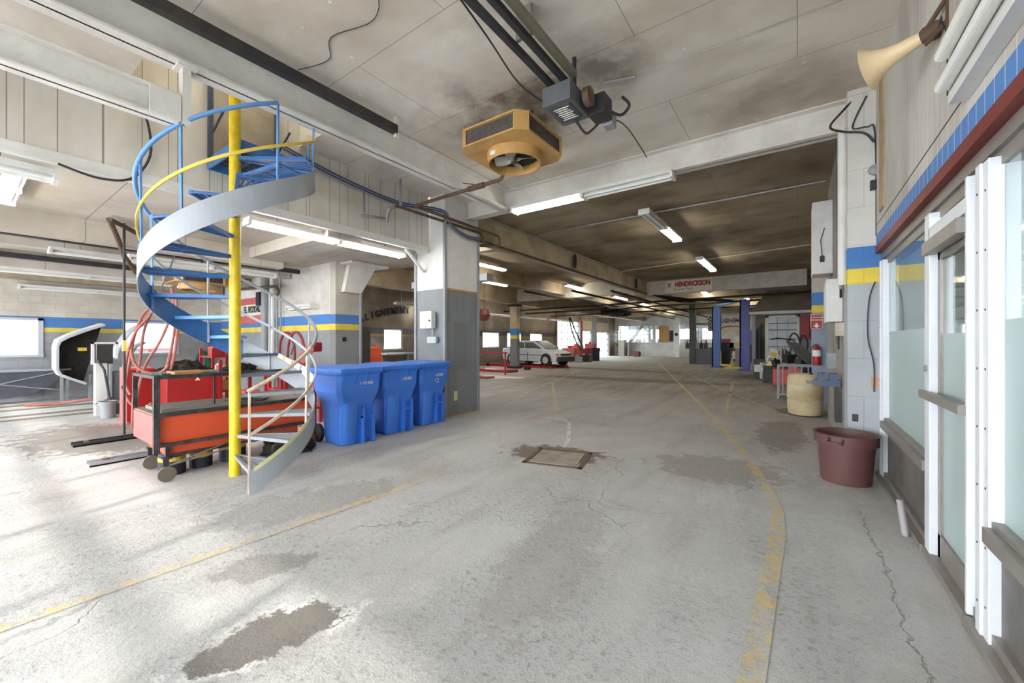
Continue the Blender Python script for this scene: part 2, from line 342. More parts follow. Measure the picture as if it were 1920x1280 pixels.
# ------------------------------------------------------------ setting
LX, FX, RX = -15.4, -5.87, .73
struct(M().box(-60, 30, -40, 80, -.15, -.1).build('ground', mat('pale_asphalt', (205, 205, 205), .9)))
struct(M().box(LX, 5, -4, 41, -.1, 0).build('floor', FLOOR))
struct(M().box(-4.56, RX, -4, 6.15, 4.26, 4.36).box(FX, -4.56, 2.95, 6.15, 4.26, 4.36).box(FX, -4.56, -4, 1.13, 4.26, 4.36).build('ceiling', CEIL))
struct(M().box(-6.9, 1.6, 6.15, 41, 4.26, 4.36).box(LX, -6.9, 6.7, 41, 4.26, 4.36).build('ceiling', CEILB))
struct(M().box(LX, FX - .08, -4, 6.7, 3.3, 3.42).build('ceiling', CEILM))
# roof void above the stair
struct(M().box(FX, -4.56, 1.03, 1.13, 4.36, 6).box(FX, -4.56, 2.95, 3.05, 4.36, 6).box(-4.56, -4.5, 1.03, 3.05, 4.36, 6).box(FX - .9, -4.5, 1.03, 3.05, 6, 6.06).build('wall_stairwell', PANELW))
# left block wall with its openings
wins = [(-1.3, 1.4, 1.1, 2.03), (2.87, 4.1, 1.1, 2.03), (11.55, 12.6, 1.1, 2.03), (18.6, 20.25, 1.1, 2.03), (21.1, 22.75, 1.1, 2.03), (23.85, 25.5, 1.1, 2.03),
        (27.7, 31.7, 0, 3.1), (32.25, 34.3, 0, 2.35), (35.3, 38.3, 0, 2.3)]
b = M(); y = -4
for a, c, z0, z1 in wins:
    b.box(LX - .2, LX, y, a, 0, 4.3); b.box(LX - .2, LX, a, c, z1, 4.3)
    if z0 > 0: b.box(LX - .2, LX, a, c, 0, z0)
    y = c
b.box(LX - .2, LX, y, 41, 0, 4.3); struct(b.build('wall_left', WLEFT))
for i, (a, c, z0, z1) in enumerate(wins[:6]):
    fr = M(); t = .09
    fr.box(LX - .12, LX + .03, a, a + .03, z0, z1).box(LX - .12, LX + .03, c - t, c, z0, z1).box(LX - .12, LX + .03, a, c, z1 - .06, z1).box(LX - .12, LX + .05, a, c, z0 - .03, z0 + .03)
    if c - a > 2: fr.box(LX - .1, LX, (a + c) / 2 - .02, (a + c) / 2 + .02, z0, z1)
    o = struct(fr.build('window_%d' % (i + 1), LGREY)); M().box(LX - .08, LX - .07, a, c, z0, z1).build('pane', GLASS, o)
for i, (a, c, z0, z1) in enumerate(wins[6:]):
    fr = M(); n = 4 if i == 0 else 2
    for k in range(n + 1): yy = a + (c - a) * k / n; fr.box(LX - .1, LX - .04, yy - .03, yy + .03, 0, z1)
    zz = 0
    while zz < z1: fr.box(LX - .1, LX - .04, a, c, zz - .03, zz + .03); zz += .55
    if i < 2: fr.box(LX - .1, LX - .04, a, c, 0, .5)
    for yy in (a - .08, c + .08): fr.box(LX - .02, LX + .08, yy - .07, yy + .07, 0, z1 + (.8 if i else .2)) 
    o = struct(fr.build('door_%d' % (i + 1), [GREY, mat('faded_red_post', (150, 60, 58), .5)][0])); M().box(LX - .08, LX - .07, a, c, .5 if i < 2 else 0, z1).build('pane', GLASS, o)
    po = M()
    for yy in (a - .12, c + .12): po.box(LX + .08, LX + .12, yy - .08, yy + .08, 0, z1 + .9)
    po.build('door_track', mat('faded_red_post', (150, 60, 58), .5), o)
    if i: struct(M().box(LX + .02, LX + .05, a, c, z1, z1 + .95).build('trim_%d' % i, mat('tan_board', (188, 172, 148), .7)))
# end wall
E = 40
struct(M().box(-15.6, 1.6, E, E + .1, 0, 1.35).box(-15.6, 1.6, E, E + .1, 3.0, 4.3).box(-14.9, -14.8, E, E + .1, 1.35, 3).box(-11.55, -11.25, E, E + .1, 1.3, 3).box(-10.3, -10.1, E, E + .1, 1.3, 3).box(-7.9, 1.6, E, E + .1, 2.9, 3.1).box(-6, 1.6, E, E + .1, 0, 3)
       .box(-15.6, -14.95, E, E + .1, 2.5, 3.0).build('wall_back', mat('white_partition', (212, 210, 206), .6, 0, (160, 154, 146), .5, 1.5)))
fr = M()
for x in (-13.8, -13.1, -12.4, -11.9, -10.9, -8.3, -7.4, -6.7): fr.box(x - .03, x + .03, E + .02, E + .08, 1.35, 3)
for z in (1.75, 2.15, 2.55): fr.box(-14.8, -10.2, E + .02, E + .06, z - .02, z + .02)
o = struct(fr.build('window_7', GREY)); M().box(-14.8, -6, E + .04, E + .05, 1.35, 3).build('pane', GLASS, o)
dr = M().box(-15.8, -15.0, E - .06, E, 0, 1.25).box(-15.8, -15.68, E - .06, E, 1.25, 2.45).box(-15.12, -15.0, E - .06, E, 1.25, 2.45).box(-15.8, -15, E - .06, E, 2.3, 2.45)
o = struct(dr.build('door_4', WHITE)); M().box(-15.7, -15.1, E - .04, E - .03, 1.25, 2.3).build('pane', GLASS, o); M().box(-15.16, -15.06, E - .1, E - .06, 1.0, 1.2).build('handle', DARK, o)
struct(M().box(-15.6, -5.9, E + 3, E + 3.1, 0, 1.7).box(-15.6, -5.9, E + 3, E + 3.1, 2.7, 4.3).box(-13.2, -12.6, E + 3, E + 3.1, 1.7, 2.7).box(-11.2, -10.0, E + 3, E + 3.1, 1.7, 2.7).box(-8.4, -7.6, E + 3, E + 3.1, 1.7, 2.7).box(-15.6, -5.9, E + .1, E + 3, 3.6, 3.7).build('wall_annex', mat('annex_wall', (150, 150, 152), .8)))
# panelled bulkhead above the left opening, doorway cut for the stair platform
struct(M().box(FX - .08, FX, -4, 1.84, 3.2, 6).box(FX - .08, FX, 1.84, 2.65, 3.2, 3.58).box(FX - .08, FX, 2.65, 5.45, 3.2, 6).build('wall_bulkhead', PANELW))
struct(M().box(FX - .5, FX - .42, 1.0, 3.2, 3.42, 6).box(FX - .5, FX - .08, 1.0, 1.1, 3.42, 6).box(FX - .5, FX - .08, 3.1, 3.2, 3.42, 6).build('wall_mezzanine', mat('mezzanine_board', (176, 166, 150), .8)))
struct(M().box(FX - .03, FX + .03, -4, 5.45, 3.17, 3.2).box(FX + .001, FX + .012, -4, 5.45, 3.2, 3.29).build('trim_3', WHITE))
# cross wall in the left hall
struct(M().box(-15.4, -8.85, 5.2, 5.45, 0, 3.3).build('wall_cross', WCROSS))
# front wall behind the camera: glazed roll-up door, open grid lets the sun in
b = M().box(LX, -15.1, -4.15, -4, 0, 3.4).box(LX, RX + 3, -4.15, -4, 3.4, 4.4).box(.3, RX, -4.15, -4, 0, 3.4); struct(b.build('wall_front', WLEFT))
b = M()
for k in range(13): x = -15.1 + k * 1.28; b.box(x - .05, x + .05, -4.1, -4.04, 0, 3.4)
for k in range(8): b.box(-15.1, .3, -4.1, -4.04, k * .48 - .06, k * .48 + .06)
struct(b.build('door_5', ALU))
# right: fascia over the shopfront, piers, side wall
struct(M().box(RX - .03, RX + .1, -4, 5.86, 2.475, 4.26).build('wall_right', PANELR))
struct(M().box(RX - .04, RX + .02, -4, 5.84, 2.40, 2.475).build('trim_4', REDTRIM))
struct(M().box(RX - .034, RX - .028, 2.4, 5.8, 2.70, 2.705).build('trim_5', DARK))
struct(M().box(.46, .8, 5.87, 6.3, 0, 4.26).build('wall_pier', RPIER))
struct(M().box(.47, .7, 6.3, 9.6, 0, 4.26).build('wall_block', RSIDE))
struct(M().box(.62, .8, 9.6, 22, 0, 4.26).build('wall_side', m_block('painted_block_side', 'x', (1.95, 2.15, 2.5), (170, 162, 148), (158, 170, 184))))
struct(M().box(.27, .62, 11.3, 11.7, 0, 4.26).build('wall_pilaster', m_block('painted_pilaster', 'y', (2.1, 2.26, 2.55), (190, 184, 172), (148, 164, 186), bw=0)))
# shop room behind the glass
struct(M().box(4.2, 4.3, -4, 6, 0, 2.9).box(.9, 4.3, 6, 6.1, 0, 2.9).build('wall_shop', mat('shop_wall', (206, 208, 206), .8)))
struct(M().box(.83, 4.3, -4, 6.1, 2.65, 2.75).build('ceiling', WHITE))
b = M()
for k in range(26): b.cyl((1.9, 5.2, .1 + k * .095), (3.9, 5.2, .1 + k * .095), .05, seg=8)
tag(b.build('roll_shutter', mat('shutter_grey', (150, 168, 170), .4, .2)), 'corrugated grey roller shutter inside the shop behind the glass door', 'shutter')

# ------------------------------------------------------------ shopfront
def shopfront():
    x0, x1 = RX, RX + .1
    # heads and mullions
    b = M().box(x0 + .01, x1 + .05, -4, 5.85, 2.33, 2.40).box(x0 + .03, x1 + .03, -4, 5.85, 2.26, 2.33)
    struct(b.build('trim_6', DALU))
    # windows: (y0, y1, sill, name)
    for (a, c, sill, nm) in ((3.9, 5.86, .61, 8), (.9, 3.03, .57, 9), (-4, .9, .57, 10)):
        fr = M()
        fr.box(x0 - .01, x1, c - .24, c - .17, 0, 2.3).box(x0 - .02, x1, c - .17, c - .11, 0, 2.3).box(x0 + .02, x1, c - .11, c, 0, 2.3)
        fr.box(x0 + .02, x1, a, a + .06, 0, 2.3)
        o = struct(fr.build('window_%d' % nm, ALU, bevel=.004))
        M().box(x0 - .03, x1, a, c - .24, sill - .05, sill + .02).box(x0, x1, a, c - .24, sill + .02, sill + .05).build('window_sill', DALU, o)
        M().box(x0 + .04, x0 + .045, a, c - .24, 1.55, 2.3).build('pane', SHOPG, o)
        M().box(x0 + .04, x0 + .05, a, c - .24, sill, 1.55).build('frosted_pane', FROST, o)
        M().box(x0 + .03, x0 + .06, a, c, .1, sill - .05).build('kick_panel', KICK, o)
        M().box(x0 - .04, x1, a, c, 0, .05).box(x0, x1, a, c, .05, .1).build('base_rail', DALU, o)
        for k in range(8):
            for yy in (c - .205, c - .14):
                xs = x0 - (.012 if yy < c - .17 else .022); M().cyl((xs, yy, .2 + k * .28), (xs + .004, yy, .2 + k * .28), .006, seg=6).build('screw', DARK, o)
    # door
    a, c = 3.07, 3.9
    fr = M().box(x0 - .02, x1, c - .14, c - .02, 0, 2.3).box(x0 - .02, x1, a - .03, a, 0, 2.3).box(x0 - .02, x1, a, c - .12, 2.12, 2.2)
    o = struct(fr.build('door_6', ALU, bevel=.004))
    M().box(x0 - .05, x0 + .01, a, c - .1, 2.02, 2.1).build('door_closer_bar', DALU, o)
    st = M().box(x0 + .02, x0 + .06, c - .19, c - .14, .05, 2.05).box(x0 + .02, x0 + .06, a, a + .05, .05, 2.05).box(x0 + .02, x0 + .06, a, c - .14, 1.98, 2.05).box(x0 + .02, x0 + .06, a, c - .14, .05, .2)
    lf = st.build('door_leaf', DALU, o)
    M().box(x0 + .035, x0 + .04, a + .05, c - .19, 1.5, 1.98).build('pane', SHOPG, lf)
    M().box(x0 + .035, x0 + .045, a + .05, c - .19, .2, 1.5).build('frosted_pane', FROST, lf)
    M().box(x0 - .05, x0 - .01, a - .02, c - .02, 1.07, 1.12).build('push_bar', DALU, lf)
    M().cyl((x0 - .035, c - .08, 1.27), (x0 - .018, c - .08, 1.27), .022).build('lock', STEEL, o)
    M().box(x0 - .03, x1, a - .05, c, 0, .05).build('threshold', DALU, o)
shopfront()

# ------------------------------------------------------------ floor paint and manhole
def strip(pts, wd, m, z=.003):
    b = M(); P = [Vector((p[0], p[1], z)) for p in pts]; Q = []
    for i in range(len(P) - 1):
        n = max(1, int((P[i + 1] - P[i]).length / .3)); Q += [P[i].lerp(P[i + 1], k / n) for k in range(n)]
    Q.append(P[-1]); vs = []
    for i, p in enumerate(Q):
        d = (Q[min(i + 1, len(Q) - 1)] - Q[max(i - 1, 0)]).normalized(); nn = Vector((-d.y, d.x, 0)); vs += [p + nn * wd / 2, p - nn * wd / 2]
    b.add(vs, [(2 * i, 2 * i + 1, 2 * i + 3, 2 * i + 2) for i in range(len(Q) - 1)]); return b
lines = [([(-.17, 1.6), (-.15, 2.4), (-.12, 3.6), (-.14, 4.1), (-.24, 4.7), (-.44, 5.5), (-.66, 6.3), (-1.26, 8.34), (-2.55, 12.3), (-5.27, 20.6), (-7.7, 28)], .1, 'long faded yellow line curving down the right side of the aisle'),
         ([(-3.28, -.5), (-3.27, .54), (-3.24, 1.4), (-3.2, 2.4), (-3.18, 3.3)], .08, 'straight faded yellow line crossing the floor in front of the stair'),
         ([(-5.3, 7.2), (-6.5, 10.2), (-8.87, 18.5)], .08, 'faded yellow diagonal line running past the grey pillar into the hall'),
         ([(-.17, 9.45), (-2.2, 14.5), (-4.04, 19.45)], .08, 'faded yellow diagonal line starting beside the beige drum'),
         ([(-1.18, 9.1), (-1.5, 12.3), (-1.9, 16.5)], .07, 'short faded yellow line pointing at the blue lift'),
         ([(-4.1, 7.4), (-7.25, 12.7)], .07, 'faded yellow line beyond the manhole heading left'),
         ([(-3.2, 6.85), (-2.45, 7.07)], .05, 'short pale yellow dash behind the manhole')]
for pts, wd, lb in lines: tag(strip(pts, wd, YLINE).build('floor_line', YLINE), lb, 'painted line')
tag(strip([(-2.62, 4.95), (-2.75, 5.3), (-3.1, 6.0), (-3.3, 6.4), (-3.5, 6.6), (-3.9, 6.62)], .06, WLINE).build('floor_line', WLINE), 'white painted squiggle leading away from the manhole', 'painted line')
tag(strip([(-2.02, 4.62), (-1.75, 4.75)], .04, OLINE).build('floor_mark', OLINE), 'small orange paint mark right of the manhole', 'painted line')
tag(strip([(-4.2, 6.3), (-3.9, 6.5)], .12, OLINE).build('floor_mark', OLINE), 'orange paint smudge on the floor beyond the manhole', 'painted line')
t = thing('manhole', 'square steel manhole cover set in stained concrete mid floor', 'manhole', (-2.4, 4.45, 0))
mr = Matrix.Translation((-2.43, 4.42, 0)) @ Matrix.Rotation(.25, 4, 'Z')
M().box(-.36, .36, -.36, -.31, 0, .008, mr).box(-.36, .36, .31, .36, 0, .008, mr).box(-.36, -.31, -.36, .36, 0, .008, mr).box(.31, .36, -.36, .36, 0, .008, mr).build('frame', mat('rusty_frame', (110, 92, 74), .7, .2), t)
M().box(-.28, .28, -.28, .28, 0, .007, mr).build('cover', mat('dusty_plate', (166, 158, 146), .8, 0, (104, 88, 70), .6, 5), t)

# ------------------------------------------------------------ beams, columns
def beam(b, lb, m=WHITEP, name='steel_beam'): return tag(b.build(name, m), lb, 'beam')
t = thing('steel_beam', 'white steel girder running over the front bay toward the cross beam', 'beam', (-4.45, -3.9, 3.9))
M().ibeam('y', -3.95, 6.0, -4.45, 3.88, 4.25, .22).build('girder', WHITEP, t)
M().box(-4.5, -4.4, 1.2, 1.26, 3.38, 3.88).box(-4.53, -4.37, 1.16, 1.3, 3.86, 3.88).build('hanger_plate', WHITEP, t)
bt = M()
for k in range(2): bt.cyl((-4.39, 1.1, 3.45 + k * .07), (-4.36, 1.1, 3.45 + k * .07), .018, seg=8)
tt = thing('steel_beam', 'short white steel beam hung under the girder, cut off beside the stair', 'beam', (-4.5, -3.9, 3.37))
M().ibeam('y', -3.95, 1.18, -4.5, 3.37, 3.62, .16).build('girder', WHITEP, tt); M().box(-4.42, -4.40, .98, 1.19, 3.38, 3.6).build('splice_plate', WHITEP, tt)
beam(M().ibeam('x', -5.43, .7, 6.12, 3.9, 4.26, .2), 'white steel cross beam above the pillar at the end of the front bay')
beam(M().box(-5.88, -5.72, 6.4, 18.9, 3.63, 4.26), 'long tan boxed beam running down the left edge of the aisle', BEAMT)
beam(M().box(-5.72, .3, 18.9, 19.05, 3.6, 4.22), 'wide white beam across the aisle carrying the red and white banner', mat('dull_white_board', (196, 190, 180), .6))
beam(M().box(-9.95, -5.9, 7.9, 8.06, 3.75, 4.26), 'tan cross beam just behind the grey pillar in the left bays', BEAMT)
beam(M().box(-12.7, -12.3, 6.7, 39.9, 3.45, 4.26), 'deep tan beam resting on the round topped column by the car', BEAMT)
beam(M().box(-9.6, -9.4, 6.7, 39.9, 3.75, 4.26), 'tan lengthwise beam midway across the left bays', BEAMT)
beam(M().box(-12.5, -5.9, 17.8, 18, 3.6, 4.26), 'pale cross beam from the column to the aisle beam', mat('dull_white_board', (196, 190, 180), .6))
beam(M().box(-15.3, -5.9, 29, 29.2, 3.6, 4.26), 'tan cross beam over the far overhead doors', BEAMT)
beam(M().box(-5.9, .6, 24.0, 24.2, 3.7, 4.26), 'tan cross beam above the blue lift', BEAMT)
beam(M().box(-5.9, .6, 29, 29.2, 3.6, 4.26), 'tan cross beam behind the blue lift', BEAMT)
beam(M().box(-15.3, .6, 34.6, 34.8, 3.6, 4.26), 'farthest tan cross beam near the end wall', BEAMT)
beam(M().box(-8.9, -6.0, 3.46, 4.05, 3.1, 3.3), 'white boxed cross beam under the mezzanine beside the lit tubes', CEILM)
beam(M().box(-9.05, -8.8, -3.9, 4.1, 2.98, 3.3), 'white lengthwise beam under the mezzanine left of the stair', CEILM)
beam(M().box(-13.3, -13.1, -3.9, 5.15, 3.0, 3.3), 'cream lengthwise beam under the mezzanine near the window wall', CEILM)
beam(M().box(-10.9, -10.7, -3.9, 5.15, 3.08, 3.3), 'cream lengthwise beam under the mezzanine midway across', CEILM)
beam(M().box(LX + .05, LX + .35, -3.9, 5.15, 2.95, 3.3), 'tan beam hugging the top of the window wall', BEAMT)
# front pier, boxed in boards
t = thing('pillar', 'large square pillar with white top and grey panelled bottom beside the blue bins', 'pillar', (-5.8, 5.95, 0))
M().box(-6.25, -5.45, 5.47, 6.45, 2.46, 3.8).box(-6.25, -5.45, 5.47, 6.45, 3.8, 4.26).build('upper_casing', mat('white_casing', (224, 222, 217), .6, 0, (176, 168, 156), .35, 1.5), t)
M().box(-6.25, -5.45, 5.47, 6.45, 0, 2.46).build('lower_casing', GREYPANEL, t)
tr = M().box(-5.47, -5.42, 5.44, 5.5, 0, 3.85).box(-5.47, -5.42, 6.4, 6.46, 0, 3.85).box(-6.28, -6.22, 5.44, 5.5, 0, 3.2); tr.build('corner_trim', GREY, t)
M().box(-5.455, -5.44, 5.5, 6.4, 2.44, 2.475).box(-5.455, -5.44, 5.5, 6.4, 0, .03).build('raw_wood_edge', WOOD, t)
M().box(-5.455, -5.443, 5.74, 6.1, .88, 1.83).build('access_panel', mat('grey_access_panel', (122, 126, 130), .5), t)
M().box(-5.452, -5.44, 5.71, 5.81, .3, .48).build('paper_scrap', mat('yellowed_paper', (226, 222, 160), .7), t)
t = thing('electrical_box', 'white metal switch box on the near face of the front pillar', 'electrical box', (-5.8, 5.44, 1.9))
M().box(-5.98, -5.66, 5.32, 5.44, 1.7, 2.03).build('enclosure', WHITE, t, bevel=.006); M().cyl((-5.7, 5.3, 1.85), (-5.7, 5.32, 1.85), .015).build('knob', DARK, t)
t = thing('wall_outlet', 'grey double outlet below the white switch box on the pillar', 'outlet', (-5.72, 5.44, 1.48))
M().box(-5.84, -5.6, 5.38, 5.44, 1.42, 1.54).build('outlet_body', LGREY, t); M().tube([(-5.72, 5.41, 1.54), (-5.72, 5.41, 1.7)], .01).build('conduit', STEEL, t)
# middle pier with bracket
t = thing('pillar', 'white pillar with blue and yellow stripes and flared steel bracket at mezzanine edge', 'pillar', (-8.75, 5.5, 0))
M().box(-8.88, -8.66, 5.18, 5.85, 0, 3.3).build('shaft', PIERM, t)
M().prism([(5.3, 2.6), (5.75, 2.6), (6.15, 3.26), (5.45, 3.26)], 'x', -8.65, -8.5).box(-8.68, -8.2, 5.3, 6.3, 3.24, 3.29).build('bracket', WHITEP, t)
M().cyl((-8.62, 5.8, 0), (-8.62, 5.8, 2.6), .035).build('drain_pipe', GREY, t)
tag(M().box(-8.655, -8.63, 5.35, 5.43, 1.45, 1.54).build('light_switch', BLACK), 'small black switch box on the striped middle pillar', 'switch')
# column on the far left with stripes
t = thing('column', 'slim column with blue and yellow bands in front of the parked white car', 'column', (-12.5, 17.86, 0))
M().box(-12.72, -12.28, 17.7, 18.0, 0, 3.45).build('shaft', m_block('banded_column', 'y', (1.6, 1.78, 2.15), (190, 176, 148), (128, 128, 130), bw=0), t)
M().box(-12.85, -12.15, 17.6, 18.1, 0, .12).build('base_plate', DARK, t); M().box(-12.8, -12.2, 17.6, 18.1, 3.35, 3.45).build('cap_plate', DARK, t)
tag(M().box(-13.0, -12.7, 29.0, 29.3, 0, 3.6).build('column', GREY), 'distant grey column beside the black waste bin', 'column')
tag(M().box(-5.7, -5.35, 27.8, 28.2, 0, 4.2).build('column', mat('dark_column', (76, 78, 80), .6)), 'dark column at the end of the low grey block wall', 'column')

# ------------------------------------------------------------ fluorescent fixtures
def fixture(label, p, axis, L=2.44, lit=(1, 1), name='fluorescent_light', group=None, tubes=2, body=.1, sp=.09, cool=False, top=None):
    "p = centre of the body underside; axis 'x' or 'y'; wall: tubes on the +x side instead of below"
    t = thing(name, label, 'light', p, group); x, y, z = p; h = L / 2
    def bx(u0, u1, v0, v1, z0, z1):
        return (x + u0, x + u1, y + v0, y + v1, z0, z1) if axis == 'x' else (x + v0, x + v1, y + u0, y + u1, z0, z1)
    M().box(*bx(-h, h, -sp - .02, sp + .02, z, z + .05)).box(*bx(-h, h, -.04, .04, z - .02, z)).build('housing', WHITE, t)
    for side, on in ((-1, lit[0]), (1, lit[1])):
        for k in range(tubes):
            o = (k - (tubes - 1) / 2) * sp * 2 * .6
            a, b_ = (side * .03, side * (h - .03)); a, b_ = min(a, b_), max(a, b_)
            P = ((x + a, y + o, z - .04), (x + b_, y + o, z - .04)) if axis == 'x' else ((x + o, y + a, z - .04), (x + o, y + b_, z - .04))
            M().cyl(P[0], P[1], .02, seg=8).build('tube', (TUBEC if cool else TUBE) if on else TUBEOFF, t)
    for u0, u1 in ((-h - .01, -h + .03), (h - .03, h + .01), (-.03, .03)): M().box(*bx(u0, u1, -sp - .02, sp + .02, z - .06, z)).build('socket', WHITE, t)
    if top:
        for u in (-h * .7, h * .7): q = bx(u, u, 0, 0, 0, 0); M().cyl((q[0], q[2], z + .05), (q[0], q[2], top), .007, seg=6).build('hanger_rod', STEEL, t)
    return t
def hang(t, z1):
    x, y, z = t.location; M().cyl((x, y, z + .05), (x, y, z1), .008, seg=6).build('hanger_rod', STEEL, t); return t
fixture('long two tube light under the front cross beam, left half lit', (-2.85, 6.05, 3.85), 'x', 2.8, (1, 0), cool=True)
fixture('bright two tube light under the panelled bulkhead right of the stair', (-6.22, 3.75, 3.12), 'y', 2.7, (1, 1), top=3.3, cool=True)
fixture('nearest hanging light in the aisle beyond the front beam, far half lit', (-2.45, 9.25, 4.0), 'y', 2.7, (0, 1), top=4.26)
fixture('aisle ceiling light just in front of the red and white banner', (-2.45, 14.6, 4.0), 'y', 2.5, (1, 1), top=4.26)
G = 'lights in the left bays beyond the grey pillar'
for i, (x, ya, yb) in enumerate([(-8.65, 9.6, 11.7), (-13.25, 17, 19.5), (-8.62, 16.3, 19.1), (-13.15, 23.7, 26.6), (-13.1, 29.6, 31.4), (-8.7, 27.3, 30.8), (-8.6, 34, 36.5), (-4.2, 35, 37.5), (-4, 22, 24.4), (-2.5, 26.1, 28.9), (-13, 33, 35.5), (-11, 12.5, 15), (-8.6, 22, 24.3)]):
    lb = ['lit light directly right of the grey front pillar', 'lit light above the slim banded column', 'lit light nearest the long tan aisle beam', 'lit light above the tall glazed doors',
          'small lit light left of the far doorway', 'lit light over the middle of the far hall', 'lit light near the end wall partition', 'lit light near the end wall beyond the blue lift', 'lit light just behind the banner beam',
          'lit light above the blue two post lift', 'small lit light by the farthest glazed door', 'lit light over the alignment bay', 'lit light halfway down the left bays'][i]
    fixture(lb, (x, (ya + yb) / 2, 4.05), 'y', yb - ya, (1, 1), top=4.26)
fixture('short lit light facing across near the blue lift top', (-2.0, 31, 3.4), 'x', 1.6, (1, 1), top=4.26)
fixture('lit light mounted above the black alignment lettering', (-14.9, 13, 3.2), 'y', 2.4, (0, 1), top=4.26)
fixture('unlit fixture under the mezzanine at the far left edge', (-6.15, -.55, 3.12), 'y', 2.4, (0, 0), top=3.3)
fixture('lit fixture set crosswise at the left edge under the mezzanine', (-7.25, .42, 3.2), 'x', 1.5, (1, 1), top=3.3, tubes=1, sp=.06)
fixture('unlit fixture on the window wall above the window', (-15.29, 2.3, 2.78), 'y', 2.6, (0, 0))
fixture('unlit fixture under the cream beam near the window wall', (-13.4, 1.9, 2.95), 'y', 3, (0, 0), top=3.3)
fixture('unlit fixture beside the swinging hose boom', (-10.3, 2.2, 3.0), 'y', 2.4, (0, 0), top=3.3)
fixture('unlit fixture behind the top of the stair stringer', (-9.4, 3.0, 2.9), 'y', 2.4, (0, 0), top=3.3)
fixture('short unlit wall fixture above the blue stripe right of the stair', (-10.0, 5.09, 2.3), 'x', 1.2, (0, 0))
for i, (y0, y1, zz) in enumerate([(17.2, 20.6, 3.0), (21.2, 24.2, 3.0), (24.6, 28, 3.0)]):
    fixture(['unlit hanging fixture nearest the red chain hoist', 'unlit hanging fixture above the parked white car', 'unlit hanging fixture beside the tall glazed doors'][i], (-14.3, (y0 + y1) / 2, zz), 'y', 3.0, (0, 0), top=4.26)
# big tubes high on the shop wall
t = thing('fluorescent_light', 'large wall fixture with two unlit tubes high over the shopfront', 'light', (.68, 1.4, 2.85))
M().box(.63, .698, -1, 2.97, 2.66, 2.98).build('housing', WHITE, t)
for z in (2.74, 2.9): M().cyl((.60, -1, z), (.60, 2.93, z), .03).build('tube', TUBEOFF, t)
fixture('unseen ceiling light added to brighten the shop behind the glass', (2.6, 2.2, 2.5), 'y', 2.4, (1, 1))  # added lamp out of view, brightens the shop room

